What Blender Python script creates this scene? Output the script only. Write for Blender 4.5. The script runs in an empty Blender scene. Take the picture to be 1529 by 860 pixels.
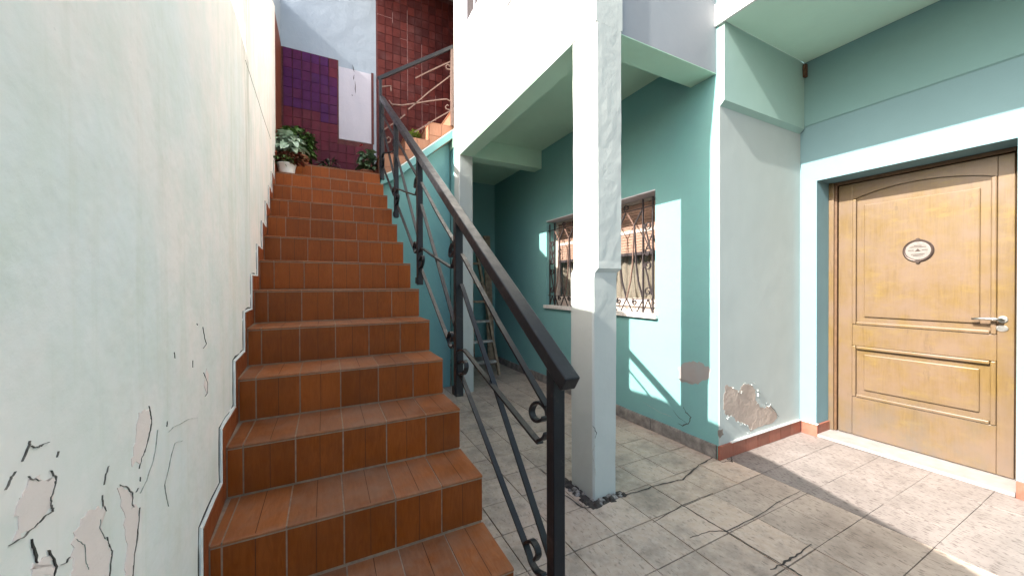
import bpy, math, random
from mathutils import Vector, Matrix, noise
random.seed(7)
sc = bpy.context.scene
C = sc.collection
R = math.radians

# ------------------------------------------------------------------ camera, sky, sun, exposure
CAM_H = 1.26
F_PX = 542.1
yaw, pit, rol = R(27.158), R(-.3657), R(-.1741)
fwd = Vector((math.sin(yaw)*math.cos(pit), math.cos(yaw)*math.cos(pit), math.sin(pit)))
rgt = Vector((math.cos(yaw), -math.sin(yaw), 0))
upv = rgt.cross(fwd)
rgt, upv = rgt*math.cos(rol)+upv*math.sin(rol), -rgt*math.sin(rol)+upv*math.cos(rol)
cd = bpy.data.cameras.new('camera')
cam = bpy.data.objects.new('camera', cd)
C.objects.link(cam)
cd.sensor_fit = 'HORIZONTAL'; cd.sensor_width = 36; cd.lens = 36*F_PX/1529
cd.clip_start = .01; cd.clip_end = 500
m = Matrix((rgt, upv, -fwd)).transposed().to_4x4()
m.translation = Vector((0, 0, CAM_H))
cam.matrix_world = m
sc.camera = cam

SUN = Vector((1, .072, -.745)).normalized()          # direction the light travels
w = bpy.data.worlds.new('World'); sc.world = w; w.use_nodes = True
nt = w.node_tree
sky = nt.nodes.new('ShaderNodeTexSky'); sky.sky_type = 'NISHITA'; sky.sun_disc = False
sky.sun_elevation = math.asin(-SUN.z)
sky.sun_rotation = math.atan2(-SUN.x, -SUN.y)
sky.dust_density = 4.0; sky.ozone_density = .6
nt.links.new(sky.outputs[0], nt.nodes['Background'].inputs[0])
nt.nodes['Background'].inputs[1].default_value = .112
sd = bpy.data.lights.new('sun', 'SUN'); so = bpy.data.objects.new('sun', sd); C.objects.link(so)
sd.energy = 3.75; sd.angle = R(.5); sd.color = (1, .95, .87)
so.rotation_euler = SUN.to_track_quat('-Z', 'Y').to_euler(); so.location = (-6, -2, 8)
sc.view_settings.view_transform = 'Standard'; sc.view_settings.look = 'None'
sc.view_settings.exposure = 2.12; sc.view_settings.gamma = 1
sc.cycles.max_bounces = 8; sc.cycles.diffuse_bounces = 6

def ray(x, y): return fwd + (x-764.5)/F_PX*rgt + (430-y)/F_PX*upv
def on(x, y, ax, val):
    d = ray(x, y); c = Vector((0, 0, CAM_H)); i = 'XYZ'.index(ax)
    return c + d*((val-c[i])/d[i])

# ------------------------------------------------------------------ materials
class N:
    def __init__(s, name, rough=.8, spec=.3):
        s.m = bpy.data.materials.new(name); s.m.use_nodes = True
        s.t = s.m.node_tree; s.b = s.t.nodes['Principled BSDF']
        s.b.inputs['Roughness'].default_value = rough
        s.b.inputs['Specular IOR Level'].default_value = spec
    def n(s, typ, **kw):
        o = s.t.nodes.new(typ)
        for k, v in kw.items():
            if k.startswith('_'): setattr(o, k[1:], v)
            else:
                i = o.inputs[int(k[1:])] if k[0] == 'i' and k[1:].isdigit() else o.inputs[k]
                if hasattr(v, 'links') or isinstance(v, bpy.types.NodeSocket): s.t.links.new(v, i)
                else: i.default_value = v
        return o
    def pos(s, scale=(1, 1, 1)):
        g = s.n('ShaderNodeNewGeometry')
        return s.n('ShaderNodeVectorMath', _operation='MULTIPLY', i0=g.outputs['Position'], i1=scale).outputs[0]
    def noise(s, scale, detail=5, rough=.6, vec=None, dist=0):
        o = s.n('ShaderNodeTexNoise', Scale=scale, Detail=detail, Roughness=rough, Distortion=dist)
        s.t.links.new(vec if vec is not None else s.pos(), o.inputs['Vector'])
        return o.outputs['Fac']
    def ramp(s, fac, a, b, ca=(0, 0, 0, 1), cb=(1, 1, 1, 1)):
        o = s.n('ShaderNodeValToRGB', Fac=fac)
        o.color_ramp.elements[0].position = a; o.color_ramp.elements[0].color = ca
        o.color_ramp.elements[1].position = b; o.color_ramp.elements[1].color = cb
        return o.outputs[0]
    def mix(s, f, a, b, mode='MIX'):
        o = s.n('ShaderNodeMix', _data_type='RGBA', _blend_type=mode)
        for i, v in ((0, f), (6, a), (7, b)):
            if isinstance(v, bpy.types.NodeSocket): s.t.links.new(v, o.inputs[i])
            else: o.inputs[i].default_value = v if i == 0 else (v if len(v) == 4 else (*v, 1))
        return o.outputs[2]
    def col(s, c):
        if isinstance(c, bpy.types.NodeSocket): s.t.links.new(c, s.b.inputs['Base Color'])
        else: s.b.inputs['Base Color'].default_value = (*c, 1)
    def bump(s, h, strength, dist=.01, prev=None):
        o = s.n('ShaderNodeBump', Height=h, Strength=strength, Distance=dist)
        if prev is not None: s.t.links.new(prev, o.inputs['Normal'])
        s.t.links.new(o.outputs[0], s.b.inputs['Normal'])
        return o.outputs[0]
    def rnd(s): return s.n('ShaderNodeObjectInfo').outputs['Random']

def plaster(name, c, dirt=.35, streak=(.45, .44, .36), bump=.25, tint=None, rough=.75):
    k = N(name, rough, .25)
    big = k.noise(1.3, 4, .6)
    c2 = tuple(x*.9 for x in c)
    base = k.mix(k.ramp(big, .35, .65), c, tint or c2)
    med = k.noise(9, 6, .65)
    base = k.mix(k.ramp(med, .3, .75), base, tuple(x*.93 for x in c))
    st = k.noise(1, 6, .7, k.pos((9, 9, .7)))
    base = k.mix(k.ramp(st, .60, .85, (0, 0, 0, 1), (dirt, dirt, dirt, 1)), base, streak)
    sp = k.noise(60, 3, .6)
    base = k.mix(k.ramp(sp, .70, .78, (0, 0, 0, 1), (dirt*.6, dirt*.6, dirt*.6, 1)), base, tuple(x*.5 for x in c))
    k.col(base)
    b = k.bump(k.noise(5, 4, .55), bump, .02)
    b = k.bump(k.noise(45, 5, .6), bump*.8, .004, b)
    k.bump(k.noise(260, 3, .6), bump*.5, .0015, b)
    return k.m

MT = {}
k = N('weathered_white_plaster', .75, .25)
g_ = k.n('ShaderNodeNewGeometry').outputs['Position']; sep = k.n('ShaderNodeSeparateXYZ', Vector=g_)
base = k.mix(k.ramp(k.noise(1.5, 4, .6), .40, .60), (.87, .765, .725), (.765, .745, .735))
base = k.mix(k.ramp(k.noise(2.6, 5, .65), .45, .72, (0, 0, 0, 1), (.7, .7, .7, 1)), base, (.85, .73, .69))
base = k.mix(k.ramp(k.noise(6, 7, .7), .42, .75, (0, 0, 0, 1), (.8, .8, .8, 1)), base, (.70, .69, .63))
base = k.mix(k.ramp(k.noise(3.3, 7, .75), .58, .72, (0, 0, 0, 1), (.45, .45, .45, 1)), base, (.62, .61, .52))
base = k.mix(k.ramp(k.noise(1, 6, .7, k.pos((8, 8, .6))), .50, .80, (0, 0, 0, 1), (.6, .6, .6, 1)), base, (.58, .55, .43))
yy = k.n('ShaderNodeMapRange', Value=sep.outputs['Y'], i1=1.85, i2=2.2, i3=0, i4=1).outputs[0]
y2 = k.n('ShaderNodeMapRange', Value=sep.outputs['Y'], i1=2.55, i2=2.3, i3=0, i4=1).outputs[0]
zz = k.n('ShaderNodeMapRange', Value=sep.outputs['Z'], i1=1.55, i2=2.2, i3=0, i4=1).outputs[0]
mk = k.n('ShaderNodeMath', _operation='MULTIPLY', i0=k.n('ShaderNodeMath', _operation='MULTIPLY', i0=yy, i1=y2).outputs[0], i1=zz).outputs[0]
stn = k.n('ShaderNodeMath', _operation='MULTIPLY', i0=mk, i1=k.ramp(k.noise(1, 5, .7, k.pos((30, 30, 1.6))), .45, .72)).outputs[0]
base = k.mix(stn, base, (.30, .29, .22))
base = k.mix(k.ramp(k.noise(70, 3, .6), .70, .78, (0, 0, 0, 1), (.3, .3, .3, 1)), base, (.45, .43, .40))
k.col(base)
b = k.bump(k.noise(4, 4, .55), .45, .03); b = k.bump(k.noise(45, 5, .6), .16, .004, b); k.bump(k.noise(260, 3, .6), .12, .0015, b)
MT['left'] = k.m
MT['facade'] = plaster('pale_facade_paint', (.78, .79, .76), .3, (.5, .52, .45), .2)
MT['pillar'] = plaster('rough_pillar_paint', (.45, .48, .46), .6, (.33, .37, .32), .24)
MT['teal'] = plaster('teal_wall_paint', (.172, .36, .362), .45, (.14, .29, .28), .22, (.155, .355, .345))
MT['ceil'] = plaster('green_ceiling_paint', (.52, .74, .60), .35, (.42, .62, .5), .2)
MT['soffit'] = plaster('pale_green_soffit_paint', (.62, .84, .71), .35, (.5, .7, .6), .2)
MT['porch'] = plaster('mint_porch_paint', (.395, .435, .425), .3, (.33, .37, .35), .13)
MT['band'] = plaster('green_bounce_band_paint', (.160, .292, .305), .4, (.13, .245, .25), .18)  # door wall paint with green bounce from the ceiling mixed into its colour
MT['mint'] = plaster('mint_band_paint', (.32, .46, .42), .3, (.28, .36, .35), .13)
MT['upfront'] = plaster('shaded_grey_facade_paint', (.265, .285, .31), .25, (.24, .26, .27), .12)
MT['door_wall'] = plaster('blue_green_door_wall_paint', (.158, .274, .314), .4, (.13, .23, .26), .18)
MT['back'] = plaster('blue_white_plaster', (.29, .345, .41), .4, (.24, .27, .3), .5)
MT['panel'] = plaster('lilac_white_plaster', (.47, .46, .53), .4, (.34, .34, .36), .3)
MT['pink'] = plaster('bare_pink_plaster', (.86, .69, .65), .3, (.62, .50, .46), .5, (.80, .66, .62), .95)
MT['beige'] = plaster('bare_beige_render', (.36, .29, .25), .5, (.27, .22, .19), .9, (.41, .35, .30), .95)
MT['dull'] = plaster('dull_pink_render', (.29, .26, .25), .5, (.22, .22, .21), .6, (.24, .27, .27), .95)
MT['fascia'] = plaster('white_slab_edge_paint', (.78, .78, .75), .5, (.4, .38, .34), .3)
MT['whitebead'] = plaster('white_filler', (.74, .73, .71), .5, (.4, .4, .4), .8)

def simple(name, c, rough=.6, metal=0, var=.25, scale=20, bump=.2, spec=.4, bd=.004):
    k = N(name, rough, spec); k.b.inputs['Metallic'].default_value = metal
    f = k.noise(scale, 5, .6)
    k.col(k.mix(k.ramp(f, .3, .7), tuple(x*(1-var) for x in c), tuple(min(1, x*(1+var)) for x in c)))
    k.bump(k.noise(scale*4, 4, .6), bump, bd)
    return k.m
MT['crack'] = simple('crack_shadow_dirt', (.05, .043, .038), .95, var=.4, scale=60)
MT['softcrack'] = simple('worn_crack_edge', (.15, .13, .115), .95, var=.6, scale=90)
MT['faint'] = simple('hairline_crack', (.36, .34, .30), .95, var=.4, scale=60)
MT['grout'] = simple('beige_grout', (.28, .20, .14), .9, var=.25, scale=40)
MT['paleg'] = simple('pale_grout', (.36, .22, .21), .9, var=.3, scale=40)
MT['groove'] = simple('worn_groove', (.07, .022, .008), .8, var=.3, scale=40)
MT['darkgrout'] = simple('dark_red_grout', (.09, .03, .03), .9, var=.3, scale=40)
MT['black'] = None
k = N('worn_black_paint', .32, .3)
f = k.noise(14, 6, .7)
k.col(k.mix(k.ramp(f, .62, .74), (.012, .013, .016), (.06, .052, .045)))
k.t.links.new(k.ramp(k.noise(30, 4), .3, .7, (.28, .28, .28, 1), (.5, .5, .5, 1)), k.b.inputs['Roughness'])
k.bump(k.noise(70, 4, .6), .25, .002)
MT['black'] = k.m
MT['iron'] = simple('dark_iron', (.035, .028, .030), .5, var=.4, scale=60, spec=.4)
MT['lightiron'] = simple('brown_iron', (.16, .10, .08), .5, var=.3, scale=60)

def wood_tile(name, c, c2, dust, rough=.42):
    """ceramic tile printed with a wood grain; dust settles unevenly"""
    k = N(name, rough, .22)
    tc = k.n('ShaderNodeTexCoord').outputs['Object']
    r = k.rnd()
    vec = k.n('ShaderNodeVectorMath', _operation='ADD', i0=tc, i1=k.n('ShaderNodeCombineXYZ', X=k.n('ShaderNodeMath', _operation='MULTIPLY', i0=r, i1=37.0).outputs[0], Y=k.n('ShaderNodeMath', _operation='MULTIPLY', i0=r, i1=11.0).outputs[0]).outputs[0]).outputs[0]
    vec2 = k.n('ShaderNodeVectorMath', _operation='MULTIPLY', i0=vec, i1=(1, .16, .16)).outputs[0]
    g = k.noise(75, 5, .6, vec2, 1.2)
    base = k.mix(k.ramp(g, .35, .65), c, c2)
    base = k.mix(k.ramp(k.noise(6, 4, .6), .35, .7, (0, 0, 0, 1), (.45, .45, .45, 1)), base, tuple(x*.72 for x in c))
    hs = k.n('ShaderNodeHueSaturation', Saturation=1.0, Color=base)
    k.t.links.new(k.n('ShaderNodeMapRange', Value=r, i3=.82, i4=1.18).outputs[0], hs.inputs['Value'])
    d = k.noise(11, 6, .7)
    if dust > .4:      # trodden middle of the flight
        px_ = k.n('ShaderNodeSeparateXYZ', Vector=k.n('ShaderNodeNewGeometry').outputs['Position']).outputs['X']
        di = k.n('ShaderNodeMath', _operation='ABSOLUTE', i0=k.n('ShaderNodeMath', _operation='SUBTRACT', i0=px_, i1=.14).outputs[0]).outputs[0]
        ct = k.n('ShaderNodeMapRange', Value=di, i1=.34, i2=.05, i3=-.06, i4=.10).outputs[0]
        d = k.n('ShaderNodeMath', _operation='ADD', i0=d, i1=ct).outputs[0]
    fin = k.mix(k.ramp(d, .38, .75, (0, 0, 0, 1), (dust, dust, dust, 1)), hs.outputs[0], (.27, .19, .14))
    k.col(fin)
    k.t.links.new(k.ramp(d, .3, .7, (rough*.8,)*3+(1,), (rough*1.5,)*3+(1,)), k.b.inputs['Roughness'])
    k.bump(g, .12, .002)
    return k.m
MT['riser'] = wood_tile('wood_print_riser_tile', (.225, .050, .005), (.285, .072, .010), .05)
MT['tread'] = wood_tile('wood_print_tread_tile', (.24, .070, .018), (.30, .098, .030), .45, .5)
MT['skirt'] = wood_tile('red_brown_skirting_tile', (.23, .052, .013), (.27, .065, .018), .06)
MT['basered'] = wood_tile('red_baseboard_tile', (.24, .075, .05), (.28, .10, .07), .3, .4)
MT['terracotta'] = wood_tile('pale_terracotta_tile', (.34, .15, .085), (.40, .19, .115), .3, .5)

def wall_tile(name, c, c2, dirt):
    k = N(name, .6, .15)
    r = k.rnd()
    base = k.mix(r, c, c2)
    base = k.mix(k.ramp(k.noise(12, 5, .65), .35, .7, (0, 0, 0, 1), (.6, .6, .6, 1)), base, tuple(x*.45 for x in c))
    base = k.mix(k.ramp(k.noise(5, 6, .7), .5, .8, (0, 0, 0, 1), (dirt, dirt, dirt, 1)), base, (.22, .13, .13))
    k.col(base); k.bump(k.noise(50, 4), .2, .003)
    return k.m
MT['redtile'] = wall_tile('dark_red_wall_tile', (.11, .020, .016), (.055, .010, .010), .3)
MT['blueshadetile'] = wall_tile('blue_shade_wall_tile', (.078, .012, .058), (.058, .012, .080), .15)  # red-brown tile, bluish sky shade mixed into its colour
MT['halfshadetile'] = wall_tile('half_shade_wall_tile', (.125, .020, .036), (.09, .015, .032), .15)  # same tile with less of the bluish shade in its colour
MT['browntile'] = wall_tile('brown_side_tile', (.16, .045, .02), (.12, .035, .02), .2)

k = N('worn_terrazzo_floor', .6, .35)
r = k.rnd()
base = k.mix(k.ramp(k.noise(3.2, 6, .65), .3, .7), (.52, .395, .305), (.39, .295, .225))
base = k.mix(k.ramp(k.noise(24, 5, .6), .35, .7), base, (.52, .42, .345))
vor = k.n('ShaderNodeTexNoise', Scale=1, Detail=3, Roughness=.5, Vector=k.pos((80, 26, 40))).outputs['Fac']
base = k.mix(k.ramp(vor, .60, .66, (0, 0, 0, 1), (.55, .55, .55, 1)), base, (.15, .115, .095))
base = k.mix(k.ramp(k.noise(2.1, 8, .75), .47, .66, (0, 0, 0, 1), (.8, .8, .8, 1)), base, (.21, .175, .145))
base = k.mix(k.ramp(k.noise(7, 7, .75), .56, .70, (0, 0, 0, 1), (.6, .6, .6, 1)), base, (.16, .13, .11))
hs = k.n('ShaderNodeHueSaturation', Color=base)
k.t.links.new(k.n('ShaderNodeMapRange', Value=r, i3=.93, i4=1.06).outputs[0], hs.inputs['Value'])
k.col(hs.outputs[0]); b = k.bump(k.noise(30, 5), .25, .004); k.bump(k.noise(180, 3), .3, .0015, b)
MT['floor'] = k.m
k = N('sun_dimmed_terrazzo_floor', .55, .4)
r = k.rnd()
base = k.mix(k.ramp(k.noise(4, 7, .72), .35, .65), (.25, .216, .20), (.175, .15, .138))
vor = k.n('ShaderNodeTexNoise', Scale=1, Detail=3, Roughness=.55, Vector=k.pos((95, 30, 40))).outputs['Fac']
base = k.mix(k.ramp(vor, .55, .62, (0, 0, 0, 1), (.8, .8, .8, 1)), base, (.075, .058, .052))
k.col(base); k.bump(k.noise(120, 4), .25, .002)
MT['floor2'] = k.m  # same terrazzo, colour darkened to hold back the sun by the door
k = N('half_dimmed_terrazzo_floor', .6, .35)
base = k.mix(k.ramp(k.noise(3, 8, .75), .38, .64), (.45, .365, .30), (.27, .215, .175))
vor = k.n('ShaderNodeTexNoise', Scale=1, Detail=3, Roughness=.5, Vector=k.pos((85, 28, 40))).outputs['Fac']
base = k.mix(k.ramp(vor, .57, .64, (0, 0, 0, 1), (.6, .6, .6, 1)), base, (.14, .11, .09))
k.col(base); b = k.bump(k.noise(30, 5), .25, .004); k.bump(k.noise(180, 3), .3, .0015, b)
MT['floor3'] = k.m  # blend between the plain floor colour and the sun-darkened one
MT['mortar'] = simple('dark_floor_joint', (.085, .07, .06), .95, var=.4, scale=30)
MT['stone'] = simple('grey_stone_skirting', (.20, .185, .17), .85, var=.45, scale=14, bump=.5)
MT['marble'] = simple('pale_marble_threshold', (.27, .245, .235), .45, var=.15, scale=14)

k = N('varnished_door_wood', .38, .5)
vec = k.pos((40, 40, 2.2))
g = k.noise(1, 6, .65, vec, 1.5)
base = k.mix(k.ramp(g, .3, .7), (.098, .060, .020), (.14, .090, .030))
base = k.mix(k.ramp(k.noise(4, 5, .6), .45, .75, (0, 0, 0, 1), (.8, .8, .8, 1)), base, (.125, .088, .066))
base = k.mix(k.ramp(k.noise(1, 5, .7, k.pos((6, 6, 14))), .52, .70, (0, 0, 0, 1), (.7, .7, .7, 1)), base, (.165, .112, .030))
zs_ = k.n('ShaderNodeSeparateXYZ', Vector=k.n('ShaderNodeNewGeometry').outputs['Position']).outputs['Z']
lowm = k.n('ShaderNodeMapRange', Value=zs_, i1=.55, i2=.05, i3=0, i4=1).outputs[0]
base = k.mix(k.n('ShaderNodeMath', _operation='MULTIPLY', i0=lowm, i1=k.ramp(k.noise(1, 6, .7, k.pos((9, 9, 5))), .30, .60)).outputs[0], base, (.095, .078, .064))
base = k.mix(k.ramp(k.noise(2.6, 6, .7), .42, .62, (0, 0, 0, 1), (.75, .75, .75, 1)), base, (.135, .092, .066))
base = k.mix(k.ramp(k.noise(1, 7, .75, k.pos((14, 14, 3))), .60, .74, (0, 0, 0, 1), (.7, .7, .7, 1)), base, (.062, .042, .026))
k.col(base); k.bump(g, .12, .002); MT['door'] = k.m
MT['doordark'] = simple('brown_frame_wood', (.10, .055, .028), .5, var=.25, scale=30)
MT['metal'] = simple('brushed_metal', (.55, .54, .52), .3, 1, .1, 60)
MT['plaque'] = simple('pewter_plaque', (.16, .145, .135), .5, .2, .15, 60)
MT['plaquerim'] = simple('dark_plaque_rim', (.05, .035, .03), .4, .4, .2, 60)
MT['oldwood'] = simple('grey_old_wood', (.30, .22, .15), .85, var=.5, scale=18, bump=.5)
MT['paintwood'] = simple('paint_splashed_wood', (.42, .38, .35), .85, var=.55, scale=16, bump=.5)
MT['shutter'] = simple('brown_shutter_slat', (.26, .165, .125), .6, var=.2, scale=40)
MT['winframe'] = simple('pale_window_frame', (.55, .47, .42), .55, var=.12, scale=30)
MT['sill'] = simple('pale_stone_sill', (.60, .58, .55), .7, var=.15, scale=30)
MT['curtain'] = simple('cream_curtain_cloth', (.36, .29, .23), .9, var=.12, scale=30)
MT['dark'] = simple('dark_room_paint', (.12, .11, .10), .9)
MT['whitepot'] = simple('white_plastic_pot', (.78, .77, .74), .45, var=.06)
MT['claypot'] = simple('clay_pot', (.33, .14, .08), .85, var=.2)
MT['soil'] = simple('potting_soil', (.05, .035, .025), .95, var=.4)
MT['rubble'] = simple('broken_mortar', (.24, .225, .21), .95, var=.6, scale=30, bump=.8)
MT['concrete'] = simple('bare_concrete', (.36, .34, .31), .9, var=.2, scale=8, bump=.4)
MT['pvc'] = simple('grey_paint', (.5, .5, .55), .6, var=.1)
def leafmat(name, c, c2):
    k = N(name, .5, .4); k.m.use_backface_culling = False
    base = k.mix(k.ramp(k.noise(28, 3), .35, .65), c, c2); k.col(base)
    k.b.inputs['Subsurface Weight'].default_value = 0
    return k.m
MT['leaf'] = leafmat('green_leaf', (.055, .115, .025), (.10, .19, .05))
MT['silver'] = leafmat('silver_green_leaf', (.46, .56, .46), (.28, .40, .28))
MT['redleaf'] = leafmat('dark_red_leaf', (.16, .012, .014), (.07, .05, .02))
MT['darkleaf'] = leafmat('dark_leaf', (.03, .035, .03), (.05, .065, .035))
MT['bluegreen'] = leafmat('grey_green_leaf', (.09, .16, .085), (.14, .23, .13))
MT['lime'] = leafmat('lime_leaf', (.22, .33, .05), (.32, .44, .10))
MT['petal'] = simple('red_petal', (.5, .02, .03), .6)
MT['wpetal'] = simple('white_petal', (.75, .7, .66), .6)
k = N('window_glass', .05, .5)
tr = k.n('ShaderNodeBsdfTransparent', Color=(.86, .88, .88, 1)); gl = k.n('ShaderNodeBsdfGlossy', Roughness=.03)
mx = k.n('ShaderNodeMixShader', i0=.08, i1=tr.outputs[0], i2=gl.outputs[0])
k.t.links.new(mx.outputs[0], k.t.nodes['Material Output'].inputs['Surface']); MT['glass'] = k.m

# ------------------------------------------------------------------ mesh helpers
class MB:
    def __init__(s): s.v = []; s.f = []
    def add(s, vs, fs):
        n = len(s.v); s.v += [tuple(v) for v in vs]; s.f += [tuple(n+i for i in f) for f in fs]; return s
    def box(s, x0, x1, y0, y1, z0, z1):
        return s.add([(x0,y0,z0),(x1,y0,z0),(x1,y1,z0),(x0,y1,z0),(x0,y0,z1),(x1,y0,z1),(x1,y1,z1),(x0,y1,z1)],
                     [(3,2,1,0),(4,5,6,7),(0,1,5,4),(1,2,6,5),(2,3,7,6),(3,0,4,7)])
    def obox(s, p, q, wx, wy, up=(0, 0, 1)):
        """bar from p to q with section wx (along side) by wy (along up-ish)"""
        p, q = Vector(p), Vector(q); d = (q-p).normalized(); side = d.cross(Vector(up)).normalized(); u = side.cross(d)
        vs = [c+side*a*wx/2+u*b*wy/2 for c in (p, q) for a, b in ((-1,-1),(1,-1),(1,1),(-1,1))]
        return s.add(vs, [(0,1,2,3),(7,6,5,4),(0,4,5,1),(1,5,6,2),(2,6,7,3),(3,7,4,0)])
    def prism(s, poly, axis, a, b):
        """extrude 2D polygon; axis 'Y': poly is (x,z); axis 'X': poly is (y,z); axis 'Z': poly is (x,y)"""
        def P(u, v, t): return {'Y': (u, t, v), 'X': (t, u, v), 'Z': (u, v, t)}[axis]
        n = len(poly)
        vs = [P(u, v, a) for u, v in poly]+[P(u, v, b) for u, v in poly]
        fs = [tuple(range(n)), tuple(range(2*n-1, n-1, -1))]+[(i, i+n, (i+1) % n+n, (i+1) % n) for i in range(n)]
        return s.add(vs, fs)
    def flat(s, path, t, wd, O, A, Nn):
        """flat bar swept along a 2D path (s along A, z up), t thick in its plane, wd wide along Nn"""
        O, A, Nn = Vector(O), Vector(A), Vector(Nn); n = len(path); vs = []
        for i, (a, z) in enumerate(path):
            p0 = path[max(0, i-1)]; p1 = path[min(n-1, i+1)]
            d = Vector((p1[0]-p0[0], p1[1]-p0[1]));
            if d.length < 1e-9: d = Vector((1, 0))
            d.normalize(); nx, nz = -d.y*t/2, d.x*t/2
            for (sx, sw) in ((1, -1), (1, 1), (-1, 1), (-1, -1)):
                vs.append(O+A*(a+nx*sx)+Vector((0, 0, z+nz*sx))+Nn*(wd/2*sw))
        fs = [(3,2,1,0), tuple(4*(n-1)+i for i in range(4))]
        for i in range(n-1):
            for j in range(4):
                fs.append((4*i+j, 4*i+(j+1) % 4, 4*i+4+(j+1) % 4, 4*i+4+j))
        return s.add(vs, fs)
    def tube(s, path, r, seg=8):
        n = len(path); vs = []; path = [Vector(p) for p in path]
        for i, p in enumerate(path):
            d = (path[min(n-1, i+1)]-path[max(0, i-1)]).normalized()
            a = d.orthogonal().normalized(); b = d.cross(a)
            rr = r[i] if isinstance(r, (list, tuple)) else r
            vs += [p+(a*math.cos(2*math.pi*j/seg)+b*math.sin(2*math.pi*j/seg))*rr for j in range(seg)]
        fs = [tuple(range(seg-1, -1, -1)), tuple((n-1)*seg+j for j in range(seg))]
        for i in range(n-1):
            for j in range(seg): fs.append((i*seg+j, i*seg+(j+1) % seg, (i+1)*seg+(j+1) % seg, (i+1)*seg+j))
        return s.add(vs, fs)
    def lathe(s, prof, c, seg=20):
        vs = []; n = len(prof)
        for r_, z in prof: vs += [(c[0]+r_*math.cos(2*math.pi*j/seg), c[1]+r_*math.sin(2*math.pi*j/seg), c[2]+z) for j in range(seg)]
        fs = [tuple(range(seg-1, -1, -1)), tuple((n-1)*seg+j for j in range(seg))]
        for i in range(n-1):
            for j in range(seg): fs.append((i*seg+j, i*seg+(j+1) % seg, (i+1)*seg+(j+1) % seg, (i+1)*seg+j))
        return s.add(vs, fs)
    def mesh(s, name, mat, smooth=False):
        me = bpy.data.meshes.new(name); me.from_pydata(s.v, [], s.f); me.update()
        import bmesh
        bm = bmesh.new(); bm.from_mesh(me); bmesh.ops.recalc_face_normals(bm, faces=bm.faces); bm.to_mesh(me); bm.free()
        if mat: me.materials.append(MT[mat] if isinstance(mat, str) else mat)
        if smooth:
            for p in me.polygons: p.use_smooth = True
        return me
    def build(s, name, mat, parent=None, smooth=False, bevel=0):
        o = bpy.data.objects.new(name, s.mesh(name, mat, smooth)); C.objects.link(o)
        if parent: o.parent = parent
        if bevel:
            b = o.modifiers.new('bevel', 'BEVEL'); b.width = bevel; b.segments = 2; b.limit_method = 'ANGLE'
        return o
def box(name, mat, parent, x0, x1, y0, y1, z0, z1, bevel=0):
    return MB().box(x0, x1, y0, y1, z0, z1).build(name, mat, parent, False, bevel)
def inst(name, me, parent, loc, rot=(0, 0, 0), scale=(1, 1, 1)):
    o = bpy.data.objects.new(name, me); C.objects.link(o); o.parent = parent; o.location = loc; o.rotation_euler = rot; o.scale = scale
    return o
def tag(o, label, cat, group=None, kind=None):
    if label: o['label'] = label
    if cat: o['category'] = cat
    if group: o['group'] = group
    if kind: o['kind'] = kind
    return o
def thing(name, label, cat, group=None):
    e = bpy.data.objects.new(name, None); C.objects.link(e); e.empty_display_size = .1
    return tag(e, label, cat, group)
def grid_box(x0, x1, y0, y1, z0, z1, step, amp, freq=6, seed=0):
    """plastered box whose faces wander a few millimetres"""
    import bmesh
    bm = bmesh.new()
    bmesh.ops.create_cube(bm, size=1)
    for v in bm.verts: v.co = Vector((x0+(v.co.x+.5)*(x1-x0), y0+(v.co.y+.5)*(y1-y0), z0+(v.co.z+.5)*(z1-z0)))
    L = {0: x1-x0, 1: y1-y0, 2: z1-z0}
    for ax in range(3):
        n = max(0, int(L[ax]/step))
        if n == 0: continue
        lo = (x0, y0, z0)[ax]
        for i in range(1, n+1):
            co = [0, 0, 0]; co[ax] = lo+L[ax]*i/(n+1); no = [0, 0, 0]; no[ax] = 1
            bmesh.ops.bisect_plane(bm, geom=bm.verts[:]+bm.edges[:]+bm.faces[:], plane_co=co, plane_no=no)
    bm.normal_update()
    for v in bm.verts:
        nn = v.normal.copy(); nn.z = 0
        v.co += nn*noise.noise(v.co*freq+Vector((seed, 0, 0)))*amp + nn*noise.noise(v.co*freq*4)*amp*.4
    me = bpy.data.meshes.new('m'); bm.to_mesh(me); bm.free()
    for p in me.polygons: p.use_smooth = False
    return me
def grid_obj(name, mat, parent, *a, **k):
    me = grid_box(*a, **k); me.name = name; me.materials.append(MT[mat])
    o = bpy.data.objects.new(name, me); C.objects.link(o); o.parent = parent; return o
def jag(pts, n=4, amp=.004, seed=0):
    rr = random.Random(seed); out = []
    for i in range(len(pts)-1):
        a, b = Vector(pts[i]), Vector(pts[i+1])
        for j in range(n):
            p = a.lerp(b, j/n)
            if j or i: p = p+Vector((rr.uniform(-1, 1), rr.uniform(-1, 1), rr.uniform(-1, 1)))*amp
            out.append(p)
    out.append(Vector(pts[-1])); return out
def ribbon(pts, nrm, w0, w1=None, off=.0015, rr=None):
    """thin crack ribbon lying on a surface; tapers to both ends"""
    mb = MB(); n = len(pts); nrm = Vector(nrm); vs = []
    rr = rr or random.Random(len(pts))
    for i, p in enumerate(pts):
        p = Vector(p); p = p+nrm*off
        d = (Vector(pts[min(n-1, i+1)])-Vector(pts[max(0, i-1)]));
        sd = d.cross(nrm).normalized() if d.length else Vector((0, 0, 1))
        t = i/(n-1); ww = (w0 if w1 is None else w0*(1-t)+w1*t)*(.25+.75*math.sin(math.pi*min(1, max(0, t)))**.5)*rr.uniform(.5, 1.3)/2
        vs += [p+sd*ww, p-sd*ww, p-nrm*.002]
    fs = []
    for i in range(n-1):
        a, b = 3*i, 3*i+3
        fs += [(a, a+1, b+1, b), (a+1, a+2, b+2, b+1), (a+2, a, b, b+2)]
    mb.add(vs, fs); return mb
def flat_on_plane(p, ax, val):
    i = 'XYZ'.index(ax); p = Vector(p); p[i] = val; return p
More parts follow.
